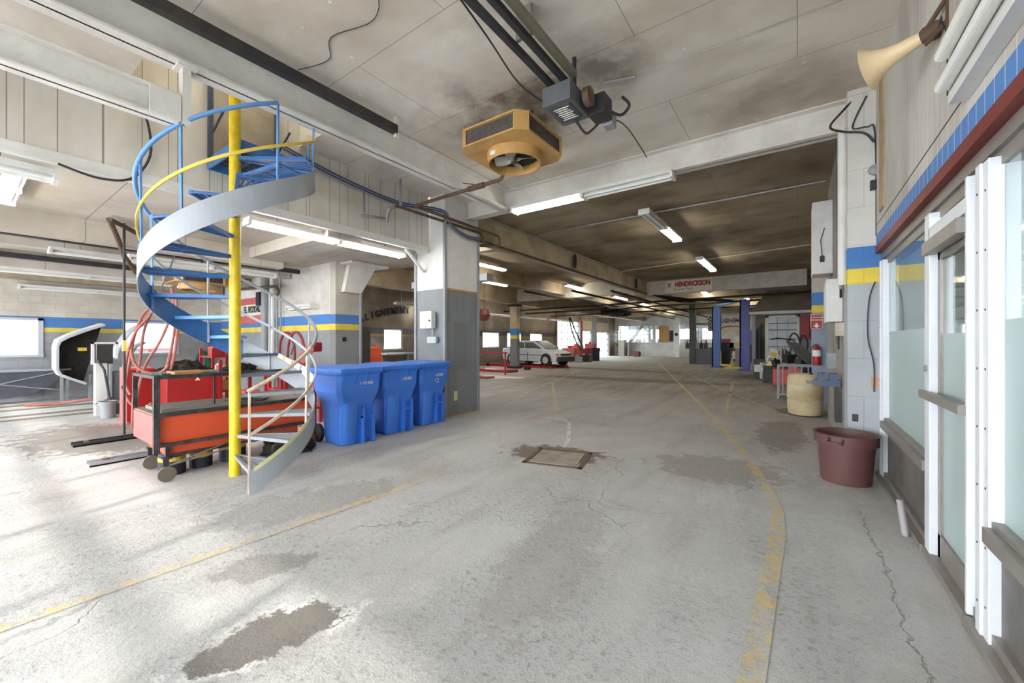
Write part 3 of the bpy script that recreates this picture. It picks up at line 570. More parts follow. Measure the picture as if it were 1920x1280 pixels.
# ------------------------------------------------------------ spiral stair
fw = Vector((-.5792, .8152, 0)); rt = Vector((.8152, .5792, 0))
def at(px, py, d): return rt * ((px - 960) / 753 * d) + fw * d + Vector((0, 0, 1.45 + (640 - py) / 753 * d))
def stair():
    cx, cy, r = -4.97, 1.81, .78
    zs = lambda a: .11 + .00745 * (a + 11.7)
    P = lambda a, rr, z: Vector((cx + rr * math.cos(math.radians(a)), cy + rr * math.sin(math.radians(a)), z))
    t = thing('spiral_stair', 'spiral stair with yellow centre pole, grey outer band and blue treads', 'stair', (cx, cy, 0))
    M().cyl((cx, cy, 0), (cx, cy, 5.2), .054, seg=24).build('centre_pole', YEL, t, smooth=True)
    # outer band: light outside, blue and dark inside
    b = M(); A = [-11.7 + k * 461.7 / 120 for k in range(121)]
    for side, rr in ((0, r), (1, r - .008)):
        vs = []
        for a in A: z = zs(a); vs += [P(a, rr, max(0, z - .125)), P(a, rr, z + .125)]
        for k in range(120):
            b.cur = 0 if side == 0 else (0 if A[k] < 150 else 1); o = len(b.v)
            b.add([vs[2 * k], vs[2 * k + 1], vs[2 * k + 3], vs[2 * k + 2]], [(0, 1, 2, 3)])
    b.cur = 0
    for k in range(120):
        for dz in (-.125, .125):
            q = [P(A[k], r, max(0, zs(A[k]) + dz)), P(A[k + 1], r, max(0, zs(A[k + 1]) + dz)), P(A[k + 1], r - .008, max(0, zs(A[k + 1]) + dz)), P(A[k], r - .008, max(0, zs(A[k]) + dz))]
            b.add(q, [(0, 1, 2, 3)])
    o = b.build('outer_stringer', [mat('stair_grey', (166, 171, 178), .32, 0, (136, 138, 142), .3, 3), BLUE], t)
    for f in o.data.polygons: f.use_smooth = False
    b = M(); vs = []
    B_ = [-9 + k * 3 for k in range(26)]
    for a in B_: vs += [P(a, r + .003, zs(a) + .085), P(a, r + .003, zs(a) + .126)]
    b.add(vs, [(2 * k, 2 * k + 1, 2 * k + 3, 2 * k + 2) for k in range(25)]); b.build('safety_strip', mat('faded_yellow_tape', (226, 220, 160), .6), t)
    for k in range(1, 17):
        a = -11.7 + 27.15 * (k - .5); z = .2147 * k; b = M()
        for j in range(7):
            da = -13 + 26 * j / 6; wd = .03 if j in (0, 6) else .012
            b.bar(P(a + da * .9, .045 if j in (0, 6) else .12, z), P(a + da, r - .01, z), wd if j in (0, 6) else .018, .035 if j in (0, 6) else .02)
        b.tube([P(a - 13 + 26 * j / 6, r - .02, z) for j in range(7)], .014, 6); b.tube([P(a - 12 + 24 * j / 4, .13, z) for j in range(5)], .010, 6); b.tube([P(a - 13 + 26 * j / 6, .45, z - .005) for j in range(7)], .009, 6)
        b.build('tread', (GREY if k < 7 else (SKYB if k < 9 else BLUE)) if k not in (5, 6) else mat('grey_blue_paint', (120, 140, 164), .5, 0, (120, 100, 76), .6, 6), t)
    rail = lambda h, a0, a1: [P(a, r + .012, zs(a) + h) for a in [a0 + (a1 - a0) * k / 60 for k in range(61)]]
    tp = mat('taped_rail', (212, 206, 186), .5, 0, (186, 120, 90), .8, 6)
    M().tube(rail(.88, -13, 40), .019, 10).build('handrail', tp, t, smooth=True)
    M().tube(rail(.88, 40, 205), .019, 10).build('handrail', GREY, t, smooth=True)
    M().tube(rail(.88, 205, 366), .019, 10).build('handrail', SKYB, t, smooth=True)
    def flat(h, a0, a1, m):
        b = M(); rg = []
        for k in range(61):
            a = a0 + (a1 - a0) * k / 60; z = zs(a) + h; rg.append([P(a, r, z - .016), P(a, r + .012, z - .016), P(a, r + .012, z + .016), P(a, r, z + .016)])
        b.loft(rg); b.build('mid_rail', m, t)
    flat(.46, -12, 60, tp); flat(.46, 60, 232, LGREY); flat(.46, 232, 450, YELB)
    for i, a in enumerate([-11.7, 36, 84, 132, 180, 228, 272, 309, 367, 412, 446]):
        M().bar(P(a, r - .018, max(0, zs(a) - .1)), P(a, r - .004, min(zs(a) + .88, 3.885)), .018).build('baluster', tp if i < 2 else (LGREY if i < 5 else SKYB), t)
    # landing to the doorway
    x0, x1, y0, y1, z = FX + .04, cx, cy + .03, 2.6, 3.65
    pf = M().bar((x0, y0, z - .05), (x1, y0, z - .05), .02, .12).bar((x0, y1, z - .05), (x1 + .03, y1, z - .05), .02, .12).bar((x1, y0, z - .05), (x1, y1, z - .05), .02, .12).bar((x0, y0, z - .05), (x0, y1, z - .05), .02, .12).build('landing_frame', BLUE, t)
    g = M()
    for k in range(14): xx = x0 + .05 + k * (x1 - x0 - .08) / 13; g.box(xx - .008, xx + .008, y0, y1, z - .03, z + .01)
    g.box(x0, x1, 2.1, 2.13, z - .05, z - .02).box(x0, x1, 2.36, 2.39, z - .05, z - .02); g.build('grating', mat('landing_grate', (44, 66, 100), .6, 0, (90, 70, 54), .6, 8), pf)
    for yy in (1.86, 2.62): M().bar((FX + .045, yy, 3.6), (FX + .045, yy, 4.75), .05, .04).build('door_post', mat('navy_post', (48, 66, 92), .5), t)
    for p, q in (((FX + .05, 1.88, 4.0), (-5.5, 1.9, 4.2)), ((FX + .05, 2.6, 3.95), (-5.45, 2.62, 4.2))): M().bar(p, q, .02).build('brace', mat('navy_post', (48, 66, 92), .5), t)
stair()

# ------------------------------------------------------------ tool cart under the stair
def cart():
    x0, x1, y0, y1 = -6.14, -5.36, 1.24, 2.84
    t = thing('workbench_cart', 'orange red metal bench cart on casters with black frame under the stair', 'workbench', (-5.7, 2, 0))
    K = mat('black_chipped_paint', (34, 32, 36), .5, 0, (120, 112, 110), .35, 14)
    M().box(x0, x1, y0, y1, .38, .69).build('upper_box', [ORANGE][0], t)
    M().box(x0 - .01, x1 + .01, y0 - .01, y1 + .01, .69, .70).build('worktop', mat('worn_worktop', (150, 140, 130), .7, 0, (92, 84, 76), .6, 6), t)
    M().box(x0 + .1, x1 - .03, y0 + .1, y1 - .15, .25, .38).build('lower_box', ORANGE, t)
    M().box(x0, x1, y0 - .012, y0, .38, .68).build('lit_end_panel', PINK, t)  # lit end of the orange box, its brightness put into a pink sheet
    f = M().bar((x1 + .02, y0, .3), (x1 + .02, y0, 1.1), .05).bar((x1 + .02, y0, .69), (x1 + .02, y1, .69), .035, .04).bar((x1 + .02, y0, .375), (x1 + .02, y1, .375), .035, .035)
    f.bar((x1 + .02, y0, 1.08), (x1 + .02, 2.5, 1.08), .04, .04).bar((x0, y0, 1.08), (x1 + .02, y0, 1.08), .04, .03).bar((x0, y0, .69), (x0, y0, 1.1), .04).bar((x1 - .02, y0 + .1, .25), (x1 - .02, y1 - .15, .25), .03, .03).bar((x1 - .02, y0 + .1, .24), (x1 - .02, y0 + .1, .38), .04)
    f.build('frame', K, t)
    M().bar((x1 - .1, 1.78, .7), (x1 - .1, 1.78, 1.06), .018).build('shelf_post', DARK, t)
    M().box(x0, x1 + .03, y0, 2.5, 1.06, 1.09).build('shelf', mat('worn_shelf', (150, 120, 96), .7, 0, (90, 80, 74), .6, 6), t)
    for (cx, cy) in ((-5.33, 1.32), (-5.42, 2.45), (-6.0, 1.35), (-6.0, 2.6)):
        c = M().bar((cx - .02, cy, .1), (cx - .02, cy, .25), .05, .012).box(cx - .04, cx + .04, cy - .04, cy + .04, .235, .25).build('caster', DARK, t)
        M().cyl((cx - .01, cy, .078), (cx + .025, cy, .078), .078, seg=24).build('wheel', mat('dusty_wheel', (112, 102, 92), .7, 0, (100, 90, 80), .5, 9), c)
    for q in ((-5.4, 2.2, .36), (-5.38, 2.6, .30)): M().tube([(-5.33, 1.34, .16), q], .008, 6).build('tie_rod', STEEL, t)
cart()
for i, (x, y, rr, h) in enumerate([(-5.62, 1.44, .12, .25), (-5.68, 1.72, .11, .22), (-5.7, 2.05, .14, .25)]):
    t = thing('oil_can', ['dark can with small yellow label nearest the front caster', 'dark can with broad yellow band, middle one under the cart', 'wider dark can with yellow label, farthest under the cart'][i], 'can', (x, y, 0))
    M().lathe([(0, 0), (rr, 0), (rr, h), (rr * .8, h + .01), (0, h + .01)], (x, y, 0), 20).build('can_body', mat('navy_can', (34, 38, 54), .5, 0, (70, 70, 72), .4, 7), t, smooth=True)
    M().lathe([(rr + .002, h * .55), (rr + .002, h * .8)] if i == 1 else [(rr + .002, h * .6), (rr + .002, h * .78)], (x, y, 0), 20).build('label', mat('yellow_label', (206, 176, 60), .6), t)
def blob(name, c, sx, sy, sz, m, lb, cat, seed=1):
    r = random.Random(seed); b = M(); n = 22; rings = []
    for i in range(7):
        ph = i / 6 * PI / 2; rings.append([Vector((c[0] + sx * math.cos(ph) * (1 + .22 * r.uniform(-1, 1)) * math.cos(2 * PI * k / n), c[1] + sy * math.cos(ph) * (1 + .22 * r.uniform(-1, 1)) * math.sin(2 * PI * k / n), c[2] + sz * math.sin(ph) * (1 + .25 * r.uniform(-1, 1)))) for k in range(n)])
    b.loft(rings); return tag(b.build(name, m, smooth=False), lb, cat)
GL = mat('glove_fabric', (52, 84, 76), .8, 0, (150, 170, 160), .6, 18)
def glove(c, a, lb):
    t = Matrix.Translation(c) @ Matrix.Rotation(a, 4, 'Z'); b = M(); q = lambda *p: t @ Vector(p)
    b.loft([[q(x, w * math.cos(k * PI / 4), .012 + .012 * math.sin(k * PI / 4)) for k in range(8)] for x, w in ((0, .03), (.04, .042), (.1, .045), (.13, .04))])
    for j in range(4): b.tube([q(.12, -.03 + j * .02, .012), q(.16, -.036 + j * .024, .016), q(.2 - abs(j - 1.5) * .01, -.04 + j * .027, .01)], .01, 6)
    b.tube([q(.04, .035, .012), q(.08, .07, .014), q(.11, .08, .01)], .01, 6); tag(b.build('work_glove', GL), lb, 'glove')
glove((-5.6, 1.27, 1.09), .4, 'green and black work glove at the near corner of the cart shelf'); glove((-5.5, 1.62, 1.09), 1.2, 'green and black work glove lying farther along the cart shelf')
tag(M().box(-5.75, -5.45, 1.42, 1.72, 1.09, 1.12).build('wood_board', WOOD), 'tan wooden board lying on the cart shelf between the gloves', 'board')
tag(M().box(-6.0, -5.45, 1.3, 1.95, .70, .735).build('stone_slab', mat('dusty_slab', (142, 138, 128), .85, 0, (110, 100, 90), .5, 5)), 'grey dusty slab lying on the orange cart worktop', 'slab')
t = thing('grill_tray', 'round black wire tray on the cart worktop beside the yellow pole', 'tray', (-5.7, 2.25, .7))
M().lathe([(.2, .0), (.24, .035), (.25, .035), (.21, 0), (0, 0)], (-5.72, 2.22, .70), 24).build('tray_rim', STEEL, t)
for k in range(5): M().tube([(-5.72 - .2, 2.14 + k * .04, .715), (-5.72 + .2, 2.14 + k * .04, .715)], .004, 5).build('wire', DARK, t)
blob('black_sack', (-5.5, 2.62, 0), .28, .3, .2, TARP, 'black plastic sack on the floor behind the lower stair treads', 'sack', 4)
tag(M().box(-6.1, -5.7, 3.0, 3.12, 0, .1).box(-6.08, -5.72, 3.02, 3.12, .1, .19).build('wood_blocks', WOOD), 'stacked wooden offcuts on the floor left of the first blue bin', 'wood')

# ------------------------------------------------------------ blue roll carts
def bin_proto():
    t = thing('recycling_bin', '', 'bin', (0, 0, 0), None)
    # local: front faces +x, width along y, origin on the floor
    n = 9
    def ring(z, xf, xb, hw, c=.05):
        return [Vector(p + (z,)) for p in ((xf, -hw + c), (xf, hw - c), (xf - c, hw), (xb + c, hw), (xb, hw - c), (xb, -hw + c), (xb + c, -hw), (xf - c, -hw))]
    M().loft([ring(0.0, .24, -.22, .235), ring(.04, .255, -.235, .245), ring(.55, .285, -.29, .27), ring(.62, .30, -.31, .29), ring(.74, .325, -.36, .335), ring(.98, .345, -.38, .35), ring(1.0, .37, -.40, .37), ring(1.02, .37, -.40, .37)]).build('body', BIN, t, bevel=.008)
    # rounded bulge lower front
    b = M(); rg = []
    for z, d in ((0.01, .03), (.5, .05), (.56, .04), (.62, 0.0)):
        xf = .25 + .035 * z / .55; rg.append([Vector((xf - .04, -.24, z))] + [Vector((xf + d * math.sin(PI * k / 8) ** .5, -.24 + .24 * k / 8, z)) for k in range(9)] + [Vector((xf - .04, 0, z))])
    b.loft(rg); b.build('wheel_well_bulge', BIN, t, smooth=True)
    M().box(.25, .325, .04, .07, .01, .52).box(.25, .325, .20, .235, .01, .52).box(.25, .33, .04, .235, .36, .39).box(.25, .32, .04, .235, .505, .53).build('grab_bar_frame', BIN, t)
    for k in range(4): M().prism([(.99, .33), (.99, .375), (.86 - .03 * (k % 2), .335)], 'y', -.28 + k * .18, -.27 + k * .18).build('rib', BIN, t) if 0 else M().add([Vector((.34, -.28 + k * .18 + s_, z)) if j == 0 else Vector((.372, -.28 + k * .18 + s_, z)) if j == 1 else Vector((.335, -.28 + k * .18 + s_, .85)) for s_ in (0, .012) for j, z in ((0, 1.0), (1, 1.0), (2, .85))], [(0, 1, 2), (5, 4, 3), (0, 3, 4, 1), (1, 4, 5, 2), (2, 5, 3, 0)]).build('rib', BIN, t)
    ld = M().loft([ring(1.02, .39, -.41, .385, .06), ring(1.075, .39, -.41, .385, .06), ring(1.085, .37, -.39, .36, .06), ring(1.10, .2, -.36, .25, .06)]).build('lid', BIN, t, bevel=.006)
    for k in range(3): M().box(.372, .383, -.22 + k * .2, -.205 + k * .2, 1.075, 1.088).build('lid_notch', BIN, ld)
    for s_ in (-1, 1):
        wl = M().cyl((-.30, s_ * .26, .13), (-.30, s_ * .31, .13), .13, seg=24).build('wheel', BLACK, t, smooth=True)
        M().cyl((-.30, s_ * .305, .13), (-.30, s_ * .318, .13), .07, seg=16).build('hub', DARK, wl)
    M().tube([(-.30, -.3, .13), (-.30, .3, .13)], .012).build('axle', STEEL, t)
    return t
bp = bin_proto()
labs = ['blue wheeled recycling bin nearest the stair, front of the row of three', 'blue wheeled recycling bin in the middle of the row', 'blue wheeled recycling bin against the pillar with white recycling mark']
for i, (x, y, a) in enumerate([(-5.36, 3.40, -.03), (-5.44, 4.18, 0), (-5.5, 4.95, .02)]):
    o = bp if i == 0 else dup(bp)
    place(o, (x, y, 0), a, labs[i]); o['group'] = 'blue bins beside the pillar'
bpy.context.view_layer.update()
for i, o in enumerate([x for x in bpy.data.objects if x.type == 'EMPTY' and x.name.startswith('recycling_bin')]):
    a = o.rotation_euler.z; d = Vector((math.cos(a), math.sin(a), 0)); yv = Vector((-math.sin(a), math.cos(a), 0))
    text('serial_number', ['1-05486', '1-05485', '1-05487'][i], .065, PAPER, o, o.location + d * .347 + yv * .08 + Vector((0, 0, .86)), yv, (0, 0, 1), .001)
    if i == 2:
        c = o.location + d * .347 + yv * .03 + Vector((0, 0, .77)); b = M()
        for k in range(3):
            a0 = k * 2.094 + .3; b.tube([c + yv * .035 * math.cos(a0 + q) + Vector((0, 0, .035 * math.sin(a0 + q))) for q in (0, .5, 1.0, 1.5)], .006, 5)
        b.build('recycling_symbol', PAPER, o)

# ------------------------------------------------------------ ceiling items in the front bay
def heater(cx, cy, z0, lb, s=1.0, chamfer=(-1, -1)):
    t = thing('unit_heater', lb, 'heater', (cx, cy, z0)); w_ = .5 * s; dd = .5 * s; h = .2 * s; c = .12
    def ring(z, e=0): return [Vector(p + (z,)) for p in ((cx - w_ + c - e, cy - dd - e), (cx + w_ - c + e, cy - dd - e), (cx + w_ + e, cy - dd + c - e), (cx + w_ + e, cy + dd - c + e), (cx + w_ - c + e, cy + dd + e), (cx - w_ + c - e, cy + dd + e), (cx - w_ - e, cy + dd - c + e), (cx - w_ - e, cy - dd + c - e))]
    M().loft([ring(z0), ring(z0 + .02)]).build('bottom_pan', TAN, t); M().loft([ring(z0 + h), ring(z0 + h + .02)]).build('top_pan', TAN, t)
    M().loft([ring(z0 + .02, -.03), ring(z0 + h, -.03)]).build('coil', COILM, t)
    for sx, sy in ((-1, -1), (1, -1), (1, 1), (-1, 1)):
        M().add([Vector((cx + sx * (w_ - u), cy + sy * (dd - v), z)) for z in (z0 + .02, z0 + h) for u, v in ((c + .0, 0), (0, c + .0), (.02, c + .03), (c + .03, .02))], [(0, 1, 2, 3), (7, 6, 5, 4), (0, 4, 5, 1), (1, 5, 6, 2), (2, 6, 7, 3), (3, 7, 4, 0)]).build('corner_post', TAN, t)
    q = Vector((cx + .02, cy + .02, 0)); r = .33 * s
    M().lathe([(r + .02, 0), (r, -.12 * s), (r + .006, -.125 * s), (r - .012, -.125 * s), (r - .012, 0)], q + Vector((0, 0, z0)), 32).build('fan_ring', TAN, t, smooth=True)
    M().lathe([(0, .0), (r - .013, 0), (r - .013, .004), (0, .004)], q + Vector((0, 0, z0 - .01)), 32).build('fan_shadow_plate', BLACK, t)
    hb = M().cyl(q + Vector((0, 0, z0 - .1)), q + Vector((0, 0, z0 - .01)), .04).build('hub', RUST, t)
    for k in range(4):
        b = M(); a = k * PI / 2 + .35; rg = []
        for rr, wd in ((.04, .3), (.13, .75), (.22, .8), (.26 * s, .55)):
            rg.append([q + Vector((rr * math.cos(a + u * wd / 2 * (.1 / max(rr, .1)) * 1.6), rr * math.sin(a + u * wd / 2 * (.1 / max(rr, .1)) * 1.6), z0 - .06 + u * .03 + dz)) for u, dz in ((-1, 0), (0, .006), (1, 0), (1, .004), (0, .01), (-1, .004))])
        b.loft(rg); b.build('fan_blade', mat('grey_fan_blade', (178, 172, 164), .5, .2), t)
    M().box(cx - .1, cx - .02, cy - .322 * s, cy - .316 * s, z0 - .1, z0 - .05).build('rating_plate', PAPER, t)
    for sx in (-1, 1): M().cyl((cx + sx * .3, cy, z0 + h), (cx + sx * .3, cy, 4.26 if z0 > 3.3 else 3.3), .008, seg=6).build('hanger_rod', DARK, t)
    return t
heater(-2.93, 4.13, 3.8, 'tan ceiling unit heater with round fan ring near the front cross beam')
heater(-11.0, 3.25, 2.72, 'tan unit heater under the mezzanine seen through the stair', 1.0)
t = thing('door_opener', 'electric garage door opener with rail hanging from the front ceiling', 'door opener', (-1.85, 3.5, 3.8))
M().box(-2.02, -1.72, 3.35, 3.78, 3.72, 3.9).build('motor_case', mat('slate_case', (92, 98, 104), .5, .2, (120, 108, 94), .5, 6), t, bevel=.006)
M().box(-1.98, -1.76, 3.42, 3.7, 3.712, 3.72).build('warning_label', mat('dark_label', (62, 66, 70), .5), t)
for k in range(7): M().box(-1.95 + .01 * (k % 3), -1.79 - .012 * ((k * 5) % 3), 3.45 + k * .034, 3.462 + k * .034, 3.708, 3.712).build('label_text_line', PAPER, t)
for x in (-2.0, -1.86): M().box(x, x + .05, -3.9, 3.5, 3.95, 4.0).build('rail', DARK, t)
M().box(-1.79, -1.72, -3.9, 3.5, 4.0, 4.04).build('back_channel', mat('olive_channel', (120, 116, 96), .6, .2), t)
M().box(-1.95, -1.8, 2.8, 2.83, 4.0, 4.26).build('hanger_strap', STEEL, t)
M().cyl((-1.68, 3.6, 3.82), (-1.62, 3.6, 3.82), .09).build('sprocket', RUST, t); M().box(-1.72, -1.55, 3.75, 3.95, 3.72, 3.92).build('gear_housing', DARK, t)
M().tube(cr([(-1.62, 3.9, 3.85), (-1.5, 4.05, 3.8), (-1.42, 4.1, 3.9), (-1.46, 4.0, 3.95)]), .015).build('cable_tail', DARK, t)
M().box(-1.66, -1.56, 3.98, 4.1, 3.7, 3.82).build('junction_box', GREY, t)
M().bar((-1.8, 3.6, 3.9), (-1.8, 3.6, 4.26), .03).build('hanger_strap', DARK, t)
tag(M().bar((-1.72, 4.12, 4.235), (-1.40, 4.22, 4.235), .06, .02).build('perforated_angle', mat('galvanised', (190, 190, 188), .4, .4)), 'short galvanised perforated angle bolted to the ceiling beside the opener', 'bracket')
for i, pts in enumerate([[(-1.62, 3.9, 3.72), (-1.66, 4.4, 3.95), (-1.72, 5.0, 4.1), (-1.8, 5.95, 4.15)], [(-2.0, 3.45, 3.78), (-2.12, 3.1, 3.86), (-2.1, 2.6, 3.98), (-1.98, 1.9, 3.98)], [(-1.85, 3.72, 3.72), (-1.8, 3.85, 3.62), (-1.74, 3.9, 3.66), (-1.7, 3.96, 3.74)]]):
    tag(M().tube(cr(pts), .008 if i < 2 else .014, 6).build('cable', DARK), ['black cable drooping from the opener to the cross beam', 'black cable hanging from the opener rail', 'grey flexible cable looped under the opener motor'][i], 'cable')
tag(M().box(-4.13, -4.05, -3.9, 3.25, 4.04, 4.14).build('door_track', DARK), 'long black steel door track along the front ceiling beside the girder', 'track')
tag(M().bar((-4.09, 3.26, 4.0), (-4.09, 3.26, 4.26), .05).build('track_bracket', WHITEP), 'white bracket holding the far end of the black track', 'bracket')
# pipes over the pillar
def pipe(name, pts, r, m, lb, cat='pipe', seg=8): return tag(M().tube(cr(pts) if cat in ('cable', 'wire', 'hose') else pts, r, seg).build(name, m, smooth=True), lb, cat)
def round_path(pts, k=.06):
    P = [Vector(p) for p in pts]; o = [P[0]]
    for i in range(1, len(P) - 1):
        a = (P[i - 1] - P[i]); b_ = (P[i + 1] - P[i]); ka = min(k, a.length / 2); kb = min(k, b_.length / 2); A = P[i] + a.normalized() * ka; B = P[i] + b_.normalized() * kb
        o += [A.lerp(P[i], .5).lerp(P[i].lerp(B, .5), f) if 0 < f < 1 else (A if f == 0 else B) for f in (0, .5, 1)]
    return o + [P[-1]]
pipe('gas_pipe', round_path([(-3.38, 4.56, 3.84), (-3.42, 4.56, 3.75), (-5.3, 4.6, 3.75), (-5.33, 7.0, 3.75), (-5.33, 7.05, 3.55), (-5.6, 6.7, 3.52)]), .028, RUST, 'rusty pipe running from the tan heater over the pillar')
pipe('gas_pipe', round_path([(-5.48, 4.35, 3.72), (-5.42, 6.5, 3.72), (-5.42, 6.62, 3.5), (-5.6, 6.5, 3.48)]), .026, RUST, 'shorter rusty pipe lying beside it above the pillar, ending at the elbow')
pipe('pipe_fitting', round_path([(-5.48, 4.4, 3.72), (-5.62, 4.38, 3.73), (-5.7, 4.36, 3.68), (-5.72, 4.36, 3.48)]), .03, STEEL, 'galvanised pipe elbow and drop in front of the bulkhead', 'pipe fitting')
pipe('pipe_fitting', [(-5.72, 4.36, 3.55), (-5.78, 4.0, 3.52), (-5.84, 3.95, 3.52)], .022, STEEL, 'galvanised side branch pipe into the bulkhead', 'pipe fitting')
pipe('drop_pipe', [(-5.6, 4.55, 4.26), (-5.6, 4.55, 3.76)], .022, GREY, 'short grey pipe dropping from the ceiling near the bulkhead')
pipe('valve_drop', [(-5.82, 3.98, 3.9), (-5.82, 3.98, 3.58)], .014, STEEL, 'thin galvanised drop with valve on the bulkhead')
t = thing('gas_valve', 'rusty valve with lever on the heater gas pipe', 'valve', (-3.8, 4.57, 3.75)); M().cyl((-3.75, 4.57, 3.75), (-4.05, 4.57, 3.75), .042, seg=10).build('valve_body', RUST, t); M().bar((-3.95, 4.57, 3.8), (-4.15, 4.55, 3.86), .025, .008).build('lever', RUST, t)
for i in range(4):
    z = 4.08 - i * .022; pts = [(-5.8, 2.7, z + .08), (-5.82, 3.3, z - .02), (-5.8, 3.9, z - .1), (-5.78, 4.7, z - .14), (-5.6, 5.35, z - .1), (-5.40, 5.47, z - .2), (-5.40, 5.6, z - .38), (-5.40, 6.0, z - .5), (-5.40, 6.45, z - .5), (-5.7, 6.6, z - .55)]
    pipe('electric_cable', pts, .011, mat('blue_cable', (30, 54, 110), .5) if i % 2 == 0 else GREY, ['dark blue cable, uppermost of the bundle along the bulkhead', 'grey cable just under the top blue one along the bulkhead', 'second dark blue cable in the bundle along the bulkhead', 'lowest grey armoured cable along the bulkhead'][i], 'cable', 6)
pipe('conduit', [(-5.66, 6.5, 3.66), (-5.66, 18.8, 3.66)], .02, DARK, 'black conduit running along the bottom of the long aisle beam'); pipe('conduit', [(-5.68, 6.5, 4.2), (-5.68, 18.8, 4.2)], .015, GREY, 'grey armoured cable along the top of the long aisle beam')
pipe('conduit', [(-5.66, 8.9, 4.23), (.4, 8.8, 4.23)], .02, STEEL, 'armoured cable crossing the aisle ceiling nearest the front beam'); pipe('conduit', round_path([(-5.69, 15.3, 3.64), (-5.69, 15.3, 4.2), (-5.3, 15.4, 4.23), (.6, 14.3, 4.23)], .25), .018, mat('cream_conduit', (206, 196, 172), .5), 'cream conduit crossing the aisle ceiling before the banner')
for i, y in enumerate((11.34, 17.18)):
    b = M()
    for k in range(5): b.tube([(-5.66 + .012 * (k % 3), y + (.05 + .008 * k) * math.cos(q), 3.95 + (.17 + .01 * k) * math.sin(q)) for q in [j * PI / 8 for j in range(17)]], .014, 6)
    tag(b.build('cable_coil', BLACK), ['coil of black cable hung midway along the aisle beam', 'coil of black cable hung at the far end of the aisle beam'][i], 'cable coil')
pipe('armoured_cable', [(-5.8, .62, 3.16), (-5.82, .9, 3.12), (-5.82, 1.15, 3.2), (-5.82, 1.3, 3.5), (-5.82, 1.28, 3.85), (-5.84, 1.22, 3.95)], .012, DARK, 'dark armoured cable looping up the bulkhead from the unlit fixture', 'cable')
t = thing('pipe_strut', 'white diagonal pipe strut between the bulkhead and the pillar', 'strut', (-6.0, 5.3, 3.0)); M().tube([(-5.95, 4.95, 3.18), (-6.0, 5.44, 2.82)], .03).build('strut_pipe', WHITE, t)

# ------------------------------------------------------------ banner
t = thing('banner', 'white sign with red lettering fixed to the white beam across the aisle', 'sign', (-3.9, 18.88, 3.9))
M().box(-4.86, -2.96, 18.86, 18.89, 3.66, 4.16).build('board', mat('banner_vinyl', (222, 212, 192), .5, 0, (190, 176, 150), .3, 3), t)
text('lettering', 'HENDRICKSON', .29, mat('dark_red_ink', (160, 20, 24), .5), t, (-3.74, 18.855, 3.98), (1, 0, 0), bold=.018, sx=.70)
text('emblem', 'H', .24, BLACK, t, (-4.71, 18.855, 3.95), (1, 0, 0), bold=.006, sx=.7); M().box(-4.79, -4.61, 18.852, 18.858, 4.04, 4.06).build('emblem_bar', BLACK, t)
text('small_lettering', 'Genuine Parts', .14, BLACK, t, (-4.12, 18.855, 3.77), (1, 0, 0), sx=1.0)

# ------------------------------------------------------------ right side
def horn():
    a = Vector((.64, 3.47, 3.32)); c = Vector((.388, 3.588, 3.279)); d = (c - a).normalized()
    zx = d; xx = d.cross(Vector((0, 0, 1))).normalized(); yy = zx.cross(xx); ax = Matrix((xx, yy, zx)).transposed(); L = (c - a).length
    t = thing('loudspeaker_horn', 'cream bulkhead horn loudspeaker on a wall arm high over the shopfront', 'loudspeaker', a)
    M().lathe([(.035, -.01), (.04, L * .14), (.05, L * .45), (.07, L * .68), (.1, L * .86), (.138, L), (.144, L + .003), (.136, L), (.095, L * .84), (.065, L * .64), (.03, L * .3), (0, L * .2)], a, 36, ax).build('bell', CREAM, t, smooth=True)
    M().lathe([(0, -.09), (.03, -.088), (.05, -.06), (.05, .0), (.038, .02)], a, 20, ax).build('driver', RUST, t, smooth=True)
    M().bar(a + Vector((0, .03, .04)), (.70, 3.3, 3.42), .012, .03).bar(a + Vector((0, .0, -.05)), (.70, 3.3, 3.28), .012, .03).bar((.695, 3.3, 3.2), (.695, 3.3, 3.46), .03, .008, (1, 0, 0)).build('wall_arm', RUST, t)
    M().tube([a + Vector((.03, 0, 0)), (.67, 3.42, 3.25), (.69, 3.38, 3.36), (.68, 3.33, 3.3), (.697, 3.3, 3.2), (.697, 3.3, 2.85)], .004, 5).build('speaker_wire', DARK, t)
horn()
tag(M().box(.685, .70, 5.34, 5.56, 2.78, 4.12).build('wall_board', mat('bare_board', (176, 156, 120), .7, 0, (120, 100, 74), .5, 4)), 'narrow unpainted upright board screwed high on the shop wall', 'board')
pipe('cable', [(.55, 5.9, 4.2), (.42, 5.85, 4.05), (.30, 5.75, 3.86), (.42, 5.82, 3.80), (.6, 5.84, 3.74), (.68, 5.84, 3.62)], .012, DARK, 'thick black cable hanging over the end of the cross beam', 'cable')
pipe('cable', [(.62, 5.86, 4.15), (.5, 5.85, 3.84), (.62, 5.84, 3.80), (.69, 5.85, 3.7), (.70, 5.85, 2.6)], .008, DARK, 'thin black cable running down the corner of the striped pier', 'cable')
pipe('cable', [(.69, 5.85, 2.1), (.64, 5.85, 1.9), (.63, 5.85, 1.5), (.68, 5.85, 1.2), (.68, 5.85, .9)], .006, DARK, 'slack grey wire on the lower part of the striped pier', 'cable')
tag(M().lathe([(0, 0), (.06, .0), (.055, .03), (0, .05)], (.69, 5.86, 3.32), 16, Matrix(((1, 0, 0), (0, 0, -1), (0, 1, 0)))).build('alarm_bell', GREY, smooth=True), 'small round grey alarm bell at the top of the striped pier', 'bell')
tag(M().box(.65, .73, 5.81, 5.87, 3.1, 3.2).build('junction_box', DARK), 'small dark box just below the alarm bell', 'electrical box')
tag(M().box(.50, .55, 5.86, 5.875, .56, .64).build('outlet', DARK), 'small brown outlet low on the striped pier above the maroon bin', 'outlet')
